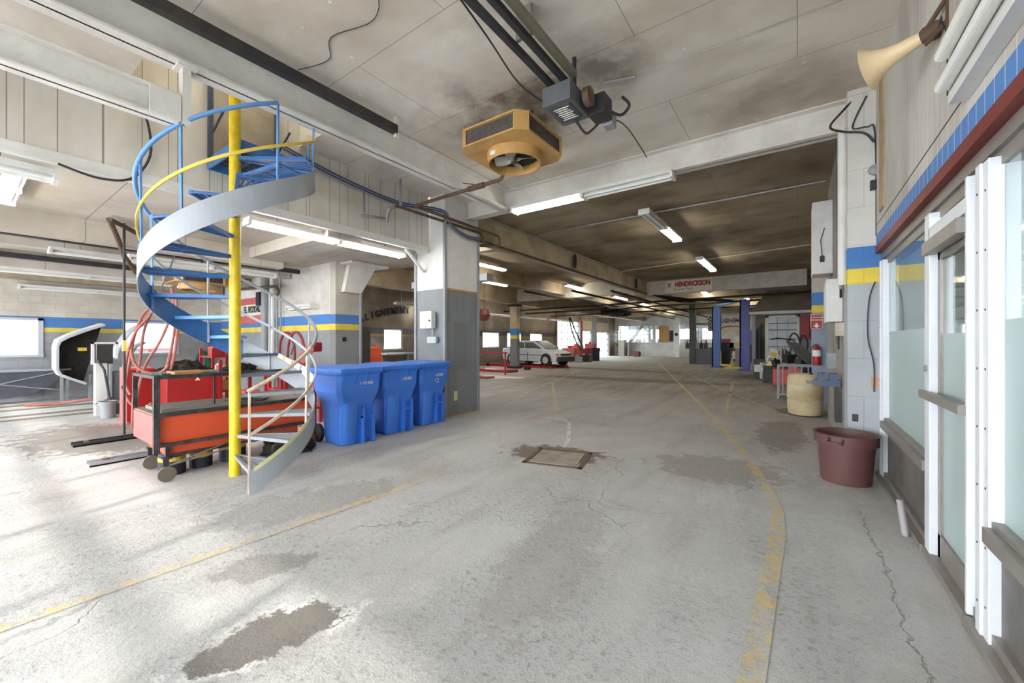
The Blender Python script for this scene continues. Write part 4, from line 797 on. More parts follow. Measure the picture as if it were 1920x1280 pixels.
tag(M().box(.66, .73, 5.862, 5.872, .95, 1.06).build('tape_patch', mat('orange_tape', (206, 160, 120), .6)), 'tan tape patch on the striped pier', 'patch')
pipe('drain_pipe', [(.425, 6.0, 2.1), (.425, 6.0, 3.9)], .045, WHITE, 'thick white plastic pipe down the corner of the pier', 'pipe', 14)
for i in range(7):
    xx = .445; yy = 6.32 + i * .1; pipe('conduit', [(xx, yy, 2.2 - .1 * (i % 3)), (xx - .01 * (i % 2), yy, 3.6), (xx, yy - .05, 4.1)], .013, (DARK, GREY, BLACK)[i % 3], 'vertical conduit on the block wall, %s from the white pipe' % ['first', 'second', 'third', 'fourth', 'fifth', 'sixth', 'seventh'][i], 'conduit', 6)
t = thing('fuse_cabinet', 'tall white electrical cabinet high on the block wall', 'electrical panel', (.45, 8.5, 2.56)); M().box(.2, .47, 8.3, 8.85, 2.56, 3.75).build('cabinet', WHITE, t, bevel=.01); M().box(.30, .36, 8.285, 8.3, 2.75, 2.85).build('switch', DARK, t); M().tube([(.33, 8.29, 2.85), (.31, 8.28, 3.1), (.36, 8.28, 3.3)], .006).build('switch_wire', DARK, t)
t = thing('fuse_cabinet', 'white fuse box at head height on the block wall', 'electrical panel', (.4, 6.6, 1.7)); M().box(.3, .47, 6.55, 7.1, 1.7, 2.25).build('cabinet', WHITE, t, bevel=.008)
for k in range(4): M().cyl((.43, 6.62 + k * .1, 1.35 + .06 * k), (.43, 6.62 + k * .1, 1.7), .012, seg=6).build('lead_in', DARK, t)
tag(M().box(.38, .47, 6.3, 6.42, 1.52, 1.68).build('junction_box', mat('aged_box', (196, 188, 170), .6)), 'small yellowed box beside the pier below the fuse box', 'electrical box')
tag(M().box(.36, .47, 7.6, 7.75, 1.05, 1.28).build('junction_box', GREY), 'small grey box behind the blue vise', 'electrical box')
t = thing('bench_vise', 'dusty blue bench vise sticking out from the block wall', 'vise', (.4, 6.8, .85))
VB = mat('vise_blue', (66, 84, 114), .5, .2, (110, 104, 98), .5, 8)
M().box(.18, .46, 6.72, 6.84, .86, .94).build('bed', VB, t); M().box(.22, .3, 6.69, 6.87, .94, 1.03).build('front_jaw', VB, t); M().box(.34, .43, 6.69, 6.87, .94, 1.03).build('rear_jaw', VB, t); M().cyl((.1, 6.78, .9), (.2, 6.78, .9), .02).build('screw', STEEL, t); M().cyl((.11, 6.66, .9), (.11, 6.9, .9), .008, seg=6).build('handle', STEEL, t); M().box(.4, .47, 6.7, 6.86, .4, .86).build('bracket', DARK, t)
# trash can
def trash(c, r, h, m, lb, name='trash_can', lip=.02, n=32):
    t = thing(name, lb, 'bin', c); x, y, z = c
    M().lathe([(0, .0), (r * .84, 0), (r * .86, .02), (r * .97, h * .8), (r + lip, h * .8), (r + lip, h * .985), (r + lip * 1.6, h), (r, h), (r * .94, h * .8), (r * .8, .03), (0, .03)], c, n).build('body', m, t, smooth=True)
    M().lathe([(0, h * .55), (r * .5, h * .6), (r * .93, h * .57)], c, n).build('contents', TARP, t)
    for a in (-1.95, 1.2):
        b = M(); d = lambda q, rr, zz: Vector((x + rr * math.cos(a + q), y + rr * math.sin(a + q), z + zz))
        b.tube([d(-.22, r + lip, h * .95), d(-.2, r + lip + .035, h * .86), d(.2, r + lip + .035, h * .86), d(.22, r + lip, h * .95)], .014, 8); b.build('handle', m, t)
    return t
trash((.41, 5.42, 0), .245, .5, BROWN, 'dusty maroon plastic trash can at the foot of the striped pier')
t = thing('plastic_drum', 'stained beige plastic drum standing by the block wall', 'drum', (.12, 9.78, 0))
M().lathe([(0, .02), (.2, 0), (.27, .03), (.285, .12), (.29, .3), (.282, .31), (.282, .32), (.292, .34), (.292, .6), (.284, .61), (.284, .62), (.29, .64), (.28, .76), (.25, .80), (.22, .815), (.18, .80), (0, .80)], (.12, 9.78, 0), 36).build('body', DRUM, t, smooth=True)
M().cyl((.22, 9.9, .8), (.22, 9.9, .83), .03).build('bung', DARK, t)
tag(M().cyl((.66, 4.15, 0), (.63, 4.16, .26), .022).build('pipe_stub', mat('grey_pvc', (168, 166, 166), .5), smooth=True), 'short grey plastic pipe stub standing on the floor by the shopfront', 'pipe')
# fire extinguisher and sign
t = thing('fire_extinguisher', 'red fire extinguisher hung on the striped pilaster', 'fire extinguisher', (.35, 11.2, .95))
M().lathe([(0, 0), (.075, .0), (.08, .02), (.08, .36), (.05, .41), (.025, .43), (0, .43)], (.35, 11.2, .92), 20).build('cylinder', RED, t, smooth=True)
M().lathe([(.081, .2), (.081, .34)], (.35, 11.2, .92), 20).build('label', PAPER, t); M().box(.32, .38, 11.17, 11.23, 1.35, 1.4).build('valve', DARK, t); M().tube([(.33, 11.18, 1.38), (.24, 11.15, 1.3), (.25, 11.13, 1.1)], .012).build('hose', DARK, t)
t = thing('safety_sign', 'red fire extinguisher sign with striped white edge and down arrow', 'sign', (.34, 11.28, 1.9))
M().box(.24, .46, 11.27, 11.285, 1.72, 2.06).build('plate', RED, t)
for k in range(7):
    for z in (1.725, 2.035): M().box(.245 + k * .031, .26 + k * .031, 11.262, 11.27, z, z + .02).build('edge_dash', PAPER, t)
for k in range(9):
    for x in (.241, .444): M().box(x, x + .015, 11.262, 11.27, 1.75 + k * .032, 1.766 + k * .032).build('edge_dash', PAPER, t)
M().prism([(.35, 1.75), (.41, 1.81), (.37, 1.81), (.37, 1.86), (.33, 1.86), (.33, 1.81), (.29, 1.81)], 'y', 11.262, 11.27).build('arrow', PAPER, t)
text('lettering', 'EXTINCTEUR', .035, PAPER, t, (.35, 11.262, 1.985), (1, 0, 0), bold=.001); text('lettering', "D'INCENDIE", .035, PAPER, t, (.35, 11.262, 1.93), (1, 0, 0), bold=.001)
# steel rack with clutter
t = thing('steel_rack', 'grey tubular steel rack piled with scrap behind the beige drum', 'rack', (0, 12.5, 0))
f = M().bar((-.4, 12.2, .84), (.5, 12.2, .84), .04).bar((-.4, 12.85, .84), (.5, 12.85, .84), .04).bar((-.4, 12.2, .84), (-.4, 12.85, .84), .04).bar((-.4, 12.2, .12), (.5, 12.2, .12), .03).bar((-.4, 12.2, .12), (-.4, 12.85, .12), .03)
for k in range(7): f.bar((-.3 + k * .13, 12.2, .12), (-.3 + k * .13, 12.2, .84), .025)
f.build('frame', GREY, t)
for x, y in ((-.4, 12.2), (-.4, 12.85), (.5, 12.2), (.5, 12.85)): M().bar((x, y, 0), (x, y, .84), .04).build('leg', GREY, t)
def cbox(name, px, py, d, sx, sy, sz, m, lb, cat, rz=0, floor=False):
    c = at(px, py, d)
    if floor: c.z = sz / 2
    mt = Matrix.Translation(c) @ Matrix.Rotation(rz, 4, 'Z'); b = M().box(-sx / 2, sx / 2, -sy / 2, sy / 2, -sz / 2, sz / 2, mt); return tag(b.build(name, m, bevel=.01), lb, cat)
cbox('plastic_crate', 1466, 710, 13.6, .5, .4, .52, PINK, 'faded pink red crate on the floor behind the steel rack', 'crate', .1, True)
cbox('plastic_crate', 1493, 700, 13.3, .34, .4, .78, PINK, 'taller faded pink bin behind the beige drum', 'crate', -.1, True)
cbox('cardboard_box', 1422, 690, 16.5, .3, .3, .3, PAPER, 'small white carton at the left end of the scrap pile', 'box', .2).location.z = 0
cbox('metal_cabinet', 1440, 705, 15.6, .5, .5, .62, mat('offwhite_cabinet', (206, 202, 192), .5, 0, (150, 140, 120), .5, 4), 'low off white cabinet in the scrap pile', 'cabinet', .15, True)
cbox('metal_cabinet', 1424, 710, 16.6, .4, .4, .72, DARK, 'dark low cabinet carrying the small white carton', 'cabinet', 0, True)
tag(M().lathe([(.1, -.08), (.2, -.1), (.26, -.06), (.26, .06), (.2, .1), (.1, .08), (.1, -.08)], at(1452, 692, 14.2), 28, Matrix(((1, 0, 0), (0, 0, -1), (0, 1, 0)))).build('tyre', BLACK, smooth=True), 'black tyre leaning on the scrap pile', 'tyre')
for i, (px, py, rz, a) in enumerate([(1449, 668, .3, .35), (1444, 688, -.4, .5)]):
    c = at(px, py, 14.6 - i * .5); mt = Matrix.Translation(c) @ Matrix.Rotation(a * (1 if i == 0 else 1.6), 4, 'Y') @ Matrix.Rotation(rz, 4, 'Z')
    t = thing('newspaper', ['printed sheet with yellow patch standing in the scrap pile', 'printed leaflet slumped at the front of the scrap pile'][i], 'paper', c)
    M().box(-.15, .15, -.01, .01, -.26, .26, mt).build('sheet', PAPER, t); M().box(-.12, .1, -.014, -.01, 0, .14, mt).build('printed_patch', YELB, t); M().box(-.1, .12, -.014, -.01, -.2, -.06, mt).build('printed_text', GREY, t)
c0 = [at(1474, 640, 12.8), at(1500, 645, 12.6), at(1526, 668, 12.2), at(1538, 692, 12.0), at(1514, 682, 12.1), at(1490, 662, 12.5)]
b = M(); b.add(c0 + [p + Vector((0, .03, .02)) for p in c0], [(0, 1, 2, 3, 4, 5), (11, 10, 9, 8, 7, 6)] + [(i, (i + 1) % 6, 6 + (i + 1) % 6, 6 + i) for i in range(6)]); tag(b.build('body_panel', mat('charcoal_panel', (74, 76, 80), .5)), 'curved charcoal body panel leaning over the scrap pile', 'panel')
cl = [('black strap loop hanging at the top of the scrap pile', BLACK, [(1478, 640), (1486, 625), (1496, 630), (1500, 650), (1492, 668)]), ('second black hose loop beside it over the pile', BLACK, [(1498, 650), (1505, 628), (1514, 640), (1512, 662)]), ('thin red bar in the scrap pile', RED, [(1490, 646), (1506, 655), (1520, 668)]), ('dark handle poking from the left of the pile', DARK, [(1446, 636), (1460, 634), (1490, 638)]), ('pale steel rod standing in the pile', STEEL, [(1465, 650), (1465, 684)]), ('second pale rod standing in the pile', STEEL, [(1471, 648), (1472, 684)]), ('long dark pry bar slanting across the pile', DARK, [(1462, 684), (1488, 650)])]
for lb, m, pts in cl: tag(M().tube(cr([at(a, b_, 13) for a, b_ in pts]), .022, 8).build('scrap_part', m), lb, 'scrap')
R2 = random.Random(3)
for i, (px, py, d, s_) in enumerate([(1480, 672, 12.9, .3), (1500, 680, 12.6, .28), (1470, 664, 13.6, .3), (1512, 690, 12.4, .25), (1455, 680, 13.8, .22), (1500, 662, 13.2, .26), (1490, 650, 13.6, .24)]):
    c = at(px, py, d); mt = Matrix.Translation(c) @ Matrix.Rotation(R2.uniform(0, 3), 4, 'Z') @ Matrix.Rotation(R2.uniform(-.5, .5), 4, 'X')
    b = M().box(-s_ / 2, s_ / 2, -s_ / 3, s_ / 3, -s_ / 2.2, s_ / 2.2, mt); b.cyl(mt @ Vector((0, 0, -s_ * .6)), mt @ Vector((0, 0, s_ * .75)), s_ * .16, seg=10)
    tag(b.build('engine_part', (TARP, DARK, mat('brown_part', (110, 66, 46), .6), BLACK)[i % 4]), ['dark lump in the middle of the scrap pile', 'steel lump right of the middle of the scrap pile', 'brown lump under the printed sheet', 'black lump nearest the fire extinguisher', 'dark lump beside the black tyre', 'grey lump below the charcoal panel', 'brown lump at the top of the scrap pile'][i], 'scrap')
cbox('scrap_bench', 1478, 700, 13.9, 1.5, .5, .6, DARK, 'dark low bench under the scrap pile behind the pink crates', 'bench', .1, True)
# gas bay facade with shingles
t = thing('shingled_canopy', 'sloped dark shingle canopy with white ledge at the right of the aisle', 'canopy', (-.6, 22, 2.7))
M().loft([[Vector(p) for p in ((-1.75, 21.3, 2.8), (.6, 21.3, 2.8), (.6, 22.2, 2.8), (-1.75, 22.2, 2.8))], [Vector(p) for p in ((-1.15, 22.0, 3.8), (.6, 22.0, 3.8), (.6, 22.2, 3.8), (-1.15, 22.2, 3.8))]]).build('shingles', SHINGLE, t)
M().box(-1.8, .6, 21.22, 22.2, 2.68, 2.8).build('ledge', WHITE, t)
struct(M().box(.1, .62, 22, 22.15, 0, 2.68).box(-1.75, -1.6, 22, 22.2, 0, 2.68).box(-1.75, .62, 22.05, 22.2, 3.8, 4.26).box(.6, .8, 22, 40, 0, 4.26).build('wall_bay', GREY))
t = thing('display_case', 'tall white framed glazed case standing under the shingle canopy', 'case', (-.5, 21.8, 0))
M().box(-1.2, -1.06, 21.6, 21.7, 0, 2.62).box(-.02, .08, 21.6, 21.7, .3, 2.62).box(-1.2, .08, 21.6, 21.7, 2.52, 2.62).box(-1.2, .08, 21.6, 21.7, .3, .45).build('frame', WHITE, t)
M().box(-1.06, -.02, 21.66, 21.7, .45, 2.52).build('panel', mat('milky_panel', (206, 214, 222), .4, 0, (150, 158, 166), .4, 2), t)
for z in (.85, 1.2, 1.55, 1.95, 2.25): M().box(-1.06, -.02, 21.62, 21.66, z, z + .03).build('shelf_bar', DARK, t)
for x in (-.75, -.35): M().box(x, x + .02, 21.63, 21.66, .45, 2.52).build('divider', GREY, t)
tag(M().box(.12, .42, 21.5, 21.95, 1.55, 2.6).build('red_cabinet', RED), 'dark red cabinet mounted right of the white framed case', 'cabinet')

# blue two post lift
def lift(px, d, top, flip, lb):
    c = at(px, 640, d); x, y = c.x, c.y; t = thing('car_lift_post', lb, 'lift', (x, y, 0))
    M().box(x - .22, x - .16, y - .17, y + .17, 0, top).box(x - .22, x + .2, y + .13, y + .17, 0, top).box(x - .22, x + .2, y - .17, y - .13, 0, top).build('post', MIDB if flip else DEEPB, t)
    M().box(x - .32, x + .32, y - .3, y + .3, 0, .04).build('base_plate', DEEPB, t)
    M().box(x - .14, x + .22, y - .12, y + .12, .1, .95 if flip else 1.2).build('carriage', YELB if flip else DEEPB, t)
    M().box(x - .16, x - .12, y - .12, y + .12, 1.2, top - .1).build('inner_slide', DARK, t)
    for sg in (-1, 1): M().bar((x + .1, y, .16), (x + .8 * (1 if flip else -1), y + sg * .45, .12), .12, .08).build('arm', YELB, t)
    return x, y
a1 = lift(1344, 22.7, 3.42, True, 'far blue lift post with yellow carriage')
a2 = lift(1397, 19.9, 3.47, False, 'near royal blue lift post with control box'); 
t = thing('lift_crossbar', 'blue overhead bar joining the two lift posts', 'lift', (a1[0], a1[1], 3.4)); M().bar((a1[0], a1[1], 3.46), (a2[0], a2[1], 3.52), .16, .1).build('bar', MIDB, t)
tag(M().box(a2[0] + .21, a2[0] + .3, a2[1] - .2, a2[1] - .05, 1.3, 2.0).build('control_box', DEEPB), 'small control box on the near lift post', 'control box')
def chair():
    c = at(1380, 690, 24.2); x, y = c.x, c.y; t = thing('plastic_chair', 'white plastic chair between the two lift posts', 'chair', (x, y, 0))
    M().box(x - .22, x + .22, y - .22, y + .22, .42, .45).build('seat', WHITE, t); M().box(x - .22, x + .22, y + .18, y + .22, .45, .86).build('backrest', WHITE, t)
    for sx in (-1, 1):
        for sy in (-1, 1): M().bar((x + sx * .22, y + sy * .22, 0), (x + sx * .19, y + sy * .19, .43), .04).build('leg', WHITE, t)
        M().box(x + sx * .22 - .02, x + sx * .22 + .02, y - .2, y + .2, .64, .67).build('armrest', WHITE, t)
chair()
t = thing('notice_stand', 'grey pedestal with tilted white and yellow notice beside the white chair', 'stand', at(1384, 690, 23.6)); c = at(1384, 660, 23.6)
M().box(c.x - .15, c.x + .15, c.y - .1, c.y + .1, 0, 1.1).build('pedestal', GREY, t); M().box(c.x - .2, c.x + .2, c.y - .16, c.y - .12, 1.05, 1.75).build('notice', PAPER, t); M().box(c.x - .15, c.x + .15, c.y - .17, c.y - .16, 1.15, 1.4).build('yellow_print', YELB, t)
struct(M().box(-5.5, -3.9, 27.9, 28.1, 0, .98).build('wall_low', GREYBLOCK)); trash(tuple(at(1311, 680, 27.3).xy) + (0,), .22, .5, BLACK, 'small black bin against the low grey block wall')
struct(M().box(-5.4, -3.0, 33, 33.15, 0, 1.0).box(-3.0, .6, 33, 33.15, 0, 4.2).build('wall_rear_bay', m_block('dark_rear_blocks', 'y', None, (70, 68, 66), (70, 68, 66), k=.6)))
# alignment banner
t = thing('alignment_banner', 'chequered banner with blue lettering hung behind the blue lift', 'sign', (-4, 30, 2.6)); p0 = Vector((-5.0, 30.2, 0)); p1 = Vector((-2.5, 30.2, 0)); 
M().box(-5.0, -2.35, 30.2, 30.22, 2.15, 3.15).build('cloth', mat('banner_cloth', (206, 198, 182), .7, 0, (160, 140, 110), .4, 2), t)
for i in range(3):
    for j in range(9):
        if (i + j) % 2: M().box(-5.0 + i * .11, -4.89 + i * .11, 30.19, 30.2, 2.15 + j * .11, 2.26 + j * .11).build('chequer', BLACK, t)
for x in (-4.9, -2.5): M().cyl((x, 30.21, 3.15), (x, 30.21, 4.26), .006, seg=6).build('rope', DARK, t)
text('lettering', 'ALIGNEMENT', .38, mat('blue_ink', (28, 44, 140), .5), t, (-3.5, 30.19, 2.83), (1, 0, 0), bold=.01, sx=.82, shear=.2)
M().tube([(-4.2, 30.185, 2.32), (-3.9, 30.185, 2.45), (-3.3, 30.185, 2.47), (-2.9, 30.185, 2.34)], .03, 6).build('car_outline', mat('banner_grey_ink', (120, 110, 90), .6), t)
t = thing('tool_chest', 'bright red tool chest behind the lift posts', 'tool chest', at(1358, 690, 26)); c = at(1358, 636, 26); M().box(c.x - .35, c.x + .35, c.y - .2, c.y + .2, 1.4, 1.62).build('top_box', RED, t); M().box(c.x - .3, c.x + .3, c.y - .18, c.y + .18, 0, 1.4).build('stand', BLACK, t)
R3 = random.Random(11)
for i in range(12):
    px = 1312 + i * 8.6 if i < 5 else 1411 + (i - 5) * 4.2; d = 29.5 if i < 5 else 25; c = at(px, 640, d); h0 = 1.0 if i < 5 else 0; hh = R3.uniform(.25, .5) if i < 5 else R3.uniform(1.4, 2.6)
    b = M().box(c.x - .055, c.x + .055, c.y - .06, c.y + .06, h0, h0 + hh); b.cyl((c.x, c.y, h0 + hh), (c.x, c.y, h0 + hh + .2), .05, seg=8)
    if i < 5:
        c.y = 28.0; b = M().box(c.x - .11, c.x + .11, 27.93, 28.07, .98, .98 + hh); b.cyl((c.x, 28, .98 + hh), (c.x, 28, 1.15 + hh), .04, seg=8)
    tag(b.build('shop_item', (DARK, RED, mat('mottled_metal', (150, 144, 134), .5), BLACK)[i % 4 if i < 5 else (i % 2) * 3]), ['machine part at the left end of the low block wall', 'red machine part second along the low wall', 'grey machine part third along the low wall', 'black machine part fourth along the low wall', 'dark machine part next to the far lift post', 'tall dark upright just right of the near lift post', 'tall black upright second right of the lift', 'tall dark upright third right of the lift', 'tall black upright fourth right of the lift', 'tall dark upright fifth right of the lift', 'tall black upright sixth right of the lift', 'tall dark upright beside the white framed case'][i], 'workshop equipment')

# ------------------------------------------------------------ cars
def car(name, loc, rz, paint, lb, simple=False):
    t = thing(name, lb, 'car', (0, 0, 0)); L = 4.1
    # side profile, front toward +x, loft across the width
    def prof(y, inset, zt):
        P = [(2.02, .25), (2.05, .5), (1.98, .66), (1.2, .86), (1.0, .9), (-1.45, .96), (-1.98, .92), (-2.05, .6), (-2.0, .28)]
        return [Vector((x * (1 - inset), y, z * (1 if z < .3 else zt))) for x, z in P] + [Vector((-2 + k * .4, y, .22)) for k in range(1, 10)]
    M().loft([prof(-.8, .03, .97), prof(-.74, 0, 1), prof(.74, 0, 1), prof(.8, .03, .97)]).build('body', paint, t, bevel=.02)
    cab = lambda y, z0, z1, a0, a1, b0, b1: [Vector((a0, y, z0)), Vector((a1, y, z1)), Vector((b1, y, z1)), Vector((b0, y, z0))]
    gh = M().loft([cab(-.72, .88, 1.30, 1.05, .3, -1.55, -1.0), cab(-.58, .88, 1.36, 1.1, .28, -1.6, -.95), cab(.58, .88, 1.36, 1.1, .28, -1.6, -.95), cab(.72, .88, 1.30, 1.05, .3, -1.55, -1.0)]).build('cabin', paint, t, bevel=.015)
    for sy in (-1, 1):
        for x0, x1, x2, x3 in ((.92, .32, -.28, -.28), (-.36, -.36, -.92, -1.3)):
            y0, y1 = sy * .725, sy * .71
            M().add([Vector((x0, y0, .93)), Vector((x1, y1, 1.26)), Vector((x2, y1, 1.26)), Vector((x3, y0, .93)), Vector((x0, y0 + sy * .01, .93)), Vector((x1, y1 + sy * .01, 1.26)), Vector((x2, y1 + sy * .01, 1.26)), Vector((x3, y0 + sy * .01, .93))], [(0, 1, 2, 3), (7, 6, 5, 4), (0, 4, 5, 1), (1, 5, 6, 2), (2, 6, 7, 3), (3, 7, 4, 0)]).build('side_window', CARG, gh)
        M().bar((.85, sy * .82, .95), (.85, sy * .9, .97), .1, .08).build('mirror', CARD, t)
        M().box(-1.3, 1.25, sy * .805 - .005, sy * .805 + .005, .55, .58).build('side_moulding', CARD, t)
    M().add([Vector(p) for p in ((1.09, -.55, .9), (1.09, .55, .9), (.32, .52, 1.34), (.32, -.52, 1.34), (1.115, -.55, .91), (1.115, .55, .91), (.34, .52, 1.36), (.34, -.52, 1.36))], [(0, 1, 2, 3), (7, 6, 5, 4), (0, 4, 5, 1), (1, 5, 6, 2), (2, 6, 7, 3), (3, 7, 4, 0)]).build('windscreen', CARG, gh)
    M().box(1.9, 2.1, -.78, .78, .22, .5).build('front_bumper', CARD, t, bevel=.03); M().box(-2.1, -1.9, -.78, .78, .25, .5).build('rear_bumper', CARD, t, bevel=.03)
    for sy in (-1, 1): M().box(1.96, 2.03, sy * .7 - .16, sy * .7 + .05, .54, .66).build('headlight', mat('lamp_lens', (190, 180, 140), .3), t)
    M().box(1.99, 2.06, -.45, .45, .54, .65).build('grille', DARK, t)
    for x in (1.28, -1.22):
        for sy in (-1, 1):
            M().cyl((x, sy * .70, .3), (x, sy * .815, .3), .37, seg=24).build('wheel_arch', BLACK, t)
            wl = M().lathe([(0, -.1), (.22, -.1), (.3, -.08), (.3, .08), (.2, .1), (0, .1)], (x, sy * .76, .3), 24, Matrix(((1, 0, 0), (0, 0, sy), (0, 1, 0)))).build('wheel', BLACK, t, smooth=True)
            M().cyl((x, sy * .84, .3), (x, sy * .875, .3), .19, seg=16).build('hubcap', mat('hubcap_grey', (196, 194, 188), .4), wl)
    return place(t, loc, rz)
car('car', (-12.25, 19.72, .14), -.13, CARW, 'dusty white hatchback parked nose out behind the slim banded column')
car('car', (-18.6, -.6, -.1), PI / 2 + .1, CARW, 'white car parked outside, seen through the window nearest the left edge')
car('car', (-19.0, 4.4, -.1), PI / 2, CARR, 'red car parked outside, glimpsed through the second window')
t = thing('vehicle_rack', 'low red steel rack under the white hatchback', 'rack', (-13, 19, 0)); M().box(-15.2, -10.7, 18.75, 19.15, 0, .13).build('runway', RED, t); M().box(-15.2, -10.7, 20.2, 20.6, 0, .13).build('runway', RED, t); M().box(-15.2, -15.0, 18.75, 20.6, 0, .12).build('tie', RED, t)
t = thing('guard_rail', 'red pipe guard rail left of the slim banded column', 'rail', (-10.3, 14, 0)); M().tube([(-10.3, 14, 0), (-10.3, 14, 1.0)], .04).build('end_post', RED, t); M().tube([(-15.2, 14.2, .95), (-10.2, 14, .95)], .03).build('top_rail', RED, t); M().tube([(-14.9, 14.2, 0), (-14.9, 14.2, .95)], .03).build('post', RED, t)
M().tube([(-13.5, 14.5, 0), (-13.5, 14.5, .7), (-11.9, 14.5, .7), (-11.9, 14.5, 0)], .025, 6).build('inner_hoop', RED, t)
tag(M().box(-13.2, -10.8, 15, 15.7, 0, .12).build('floor_ramp', RED), 'low dark red ramp on the floor beyond the guard rail', 'ramp'); tag(M().box(-11, -9.8, 12.1, 12.6, 0, .07).build('floor_ramp', mat('dark_red_steel', (110, 40, 34), .6)), 'small dark red plate on the floor beside the grey pillar', 'ramp')
for i, (px, py0, py1) in enumerate([(989, 659, 693), (1048, 655, 686), (1086, 662, 675), (1328 - 180, 0, 0)][:3]):
    d = 753 * 1.45 / (py1 - 640); c = at(px, py1, d); h = 1.45 + (640 - py0) / 753 * d
    t = thing('floor_stand', ['thin post on a black block base in front of the white hatchback', 'thin post on a black base by the front bumper of the hatchback', 'short thin post on a black base beyond the hatchback'][i], 'stand', (c.x, c.y, 0)); M().box(c.x - .13, c.x + .13, c.y - .13, c.y + .13, 0, .14).build('base', BLACK, t); M().cyl((c.x, c.y, .14), (c.x, c.y, h), .018, seg=8).build('post', (DARK, RUST, DARK)[i], t)
trash((-12.35, 28.2, 0), .34, .98, BLACK, 'black waste barrel beside the distant grey column')
for i, (px, d, w_, h0, h1, m, lb) in enumerate([(1068, 28, .9, 0, 1.0, PINK, 'faded red machine just right of the hatchback nose'), (1079, 29, .7, 0, 1.15, SAFETY, 'orange crate stack behind the faded red machine'), (1090, 30, 1.6, .55, .95, mat('maroon', (130, 40, 62), .5), 'long maroon tank on legs by the glazed doors'), (1106, 31, .6, 0, 1.3, PINK, 'upright faded red machine by the far glazed door'), (1083, 27.5, .5, 0, .4, GREY, 'low grey box in front of the maroon tank'), (1100, 28.5, .6, 0, .5, DARK, 'low dark box near the distant grey column')]):
    c = at(px, 640, d); b = M().box(c.x - w_ / 2, c.x + w_ / 2, c.y - .25, c.y + .25, h0, h1)
    if h0 > 0:
        for sx in (-.4, .4): b.bar((c.x + sx * w_, c.y, 0), (c.x + sx * w_, c.y, h0 + .02), .08)
    else: b.cyl((c.x, c.y, h1), (c.x, c.y, h1 + .15), .12, seg=10)
    tag(b.build('shop_machine', m), lb, 'machine')
t = thing('chain_hoist', 'dark red chain hoist hanging by the window right of the grey pillar', 'hoist', at(908, 590, 19)); c = at(908, 590, 19); M().lathe([(0, -.3), (.2, -.25), (.28, 0), (.2, .25), (0, .3)], c, 14).build('hoist_body', mat('dark_red_hoist', (110, 46, 44), .6, 0, (50, 46, 44), .7, 3), t); M().cyl(c + Vector((0, 0, -.3)), c + Vector((0, 0, -1.3)), .012, seg=6).build('chain', DARK, t); M().cyl(c + Vector((0, 0, .3)), Vector((c.x, c.y, 4.26)), .015, seg=6).build('suspension', DARK, t)
for i, pts in enumerate([[(1067, 595), (1072, 620), (1082, 645), (1090, 655)], [(1069, 595), (1078, 618), (1088, 640), (1094, 652)]]): tag(M().tube([at(a, b_, 27.5) for a, b_ in pts], .05, 8).build('exhaust_hose', DARK), ['left of two black exhaust hoses hanging before the tall glazed door', 'right of two black exhaust hoses hanging before the tall glazed door'][i], 'hose')
b = M()
for k in range(14): b.box(-11.2 + .1 * (k % 3), -10.4 + .12 * (k % 4), 26.5 + k * .25, 26.7 + k * .25, 3.3 + .1 * (k % 5), 3.75 + .1 * (k % 4))
b.box(-11.1, -10.5, 26.4, 30, 3.6, 3.66).bar((-10.8, 27, 3.6), (-10.8, 27, 4.26), .08); tag(b.build('air_handler', TARP), 'dark cluster of machinery hung from the ceiling before the glazed doors', 'machinery')
for i, x in enumerate((-9.3, -7.6, -6.3)): pipe('ceiling_pipe', [(x, 14 + i, 3.55), (x, 39, 3.55)], .05, TARP, ['black ceiling pipe farthest left in the far hall', 'black ceiling pipe in the middle of the far hall', 'black ceiling pipe nearest the aisle beam'][i])
for i, y in enumerate((20.5, 23, 26.5)): pipe('ceiling_pipe', [(-15.2, y, 3.35), (.5, y, 3.5)], .045, TARP, ['dark pipe crossing the ceiling just behind the banner beam', 'dark pipe crossing the ceiling above the lift', 'dark pipe crossing the ceiling beyond the lift'][i])
# far wall furniture
tag(M().box(-10.95, -9.95, E - .06, E, 1.35, 2.95).build('plywood_sheet', WOOD), 'tan plywood sheet on the far partition', 'board'); tag(M().box(-9.95, -9.4, E - .08, E, 1.45, 2.5).build('notice_board', BLACK), 'black notice board right of the plywood sheet', 'board')
t = thing('column', 'white square column with clock standing at the far partition', 'column', (-9.1, 39.2, 0)); M().box(-9.35, -8.85, 39.0, 39.4, 0, 3.6).build('shaft', WHITE, t); M().cyl((-9.1, 38.97, 2.1), (-9.1, 39, 2.1), .16, seg=20).build('clock', DARK, t)
tag(M().box(-14.6, -14.0, 38.9, 39.6, 0, 1.6).build('locker', mat('tan_locker', (150, 142, 126), .6)), 'tan locker near the far white door', 'locker'); t = thing('steel_stair', 'grey steel stair slanting up before the far partition', 'stair', (-12.8, 39.4, 0)); M().bar((-13.6, 39.5, 1.3), (-12.2, 39.5, 3.1), .2, .06).bar((-13.6, 39.0, 1.3), (-12.2, 39.0, 3.1), .2, .06).bar((-13.6, 39.5, 0), (-13.6, 39.5, 1.4), .1).bar((-13.6, 39.0, 0), (-13.6, 39.0, 1.4), .1).build('stringers', GREY, t)
for k in range(7): M().box(-13.5 + k * .19, -13.3 + k * .19, 39.0, 39.5, 1.4 + k * .24, 1.43 + k * .24).build('step', DARK, t)
tag(M().box(-12.9, -12.3, 38.3, 38.8, 0, .5).build('shop_machine', mat('dark_red_steel', (110, 40, 34), .6), bevel=.05), 'small dark red machine on the floor before the far partition', 'machine')

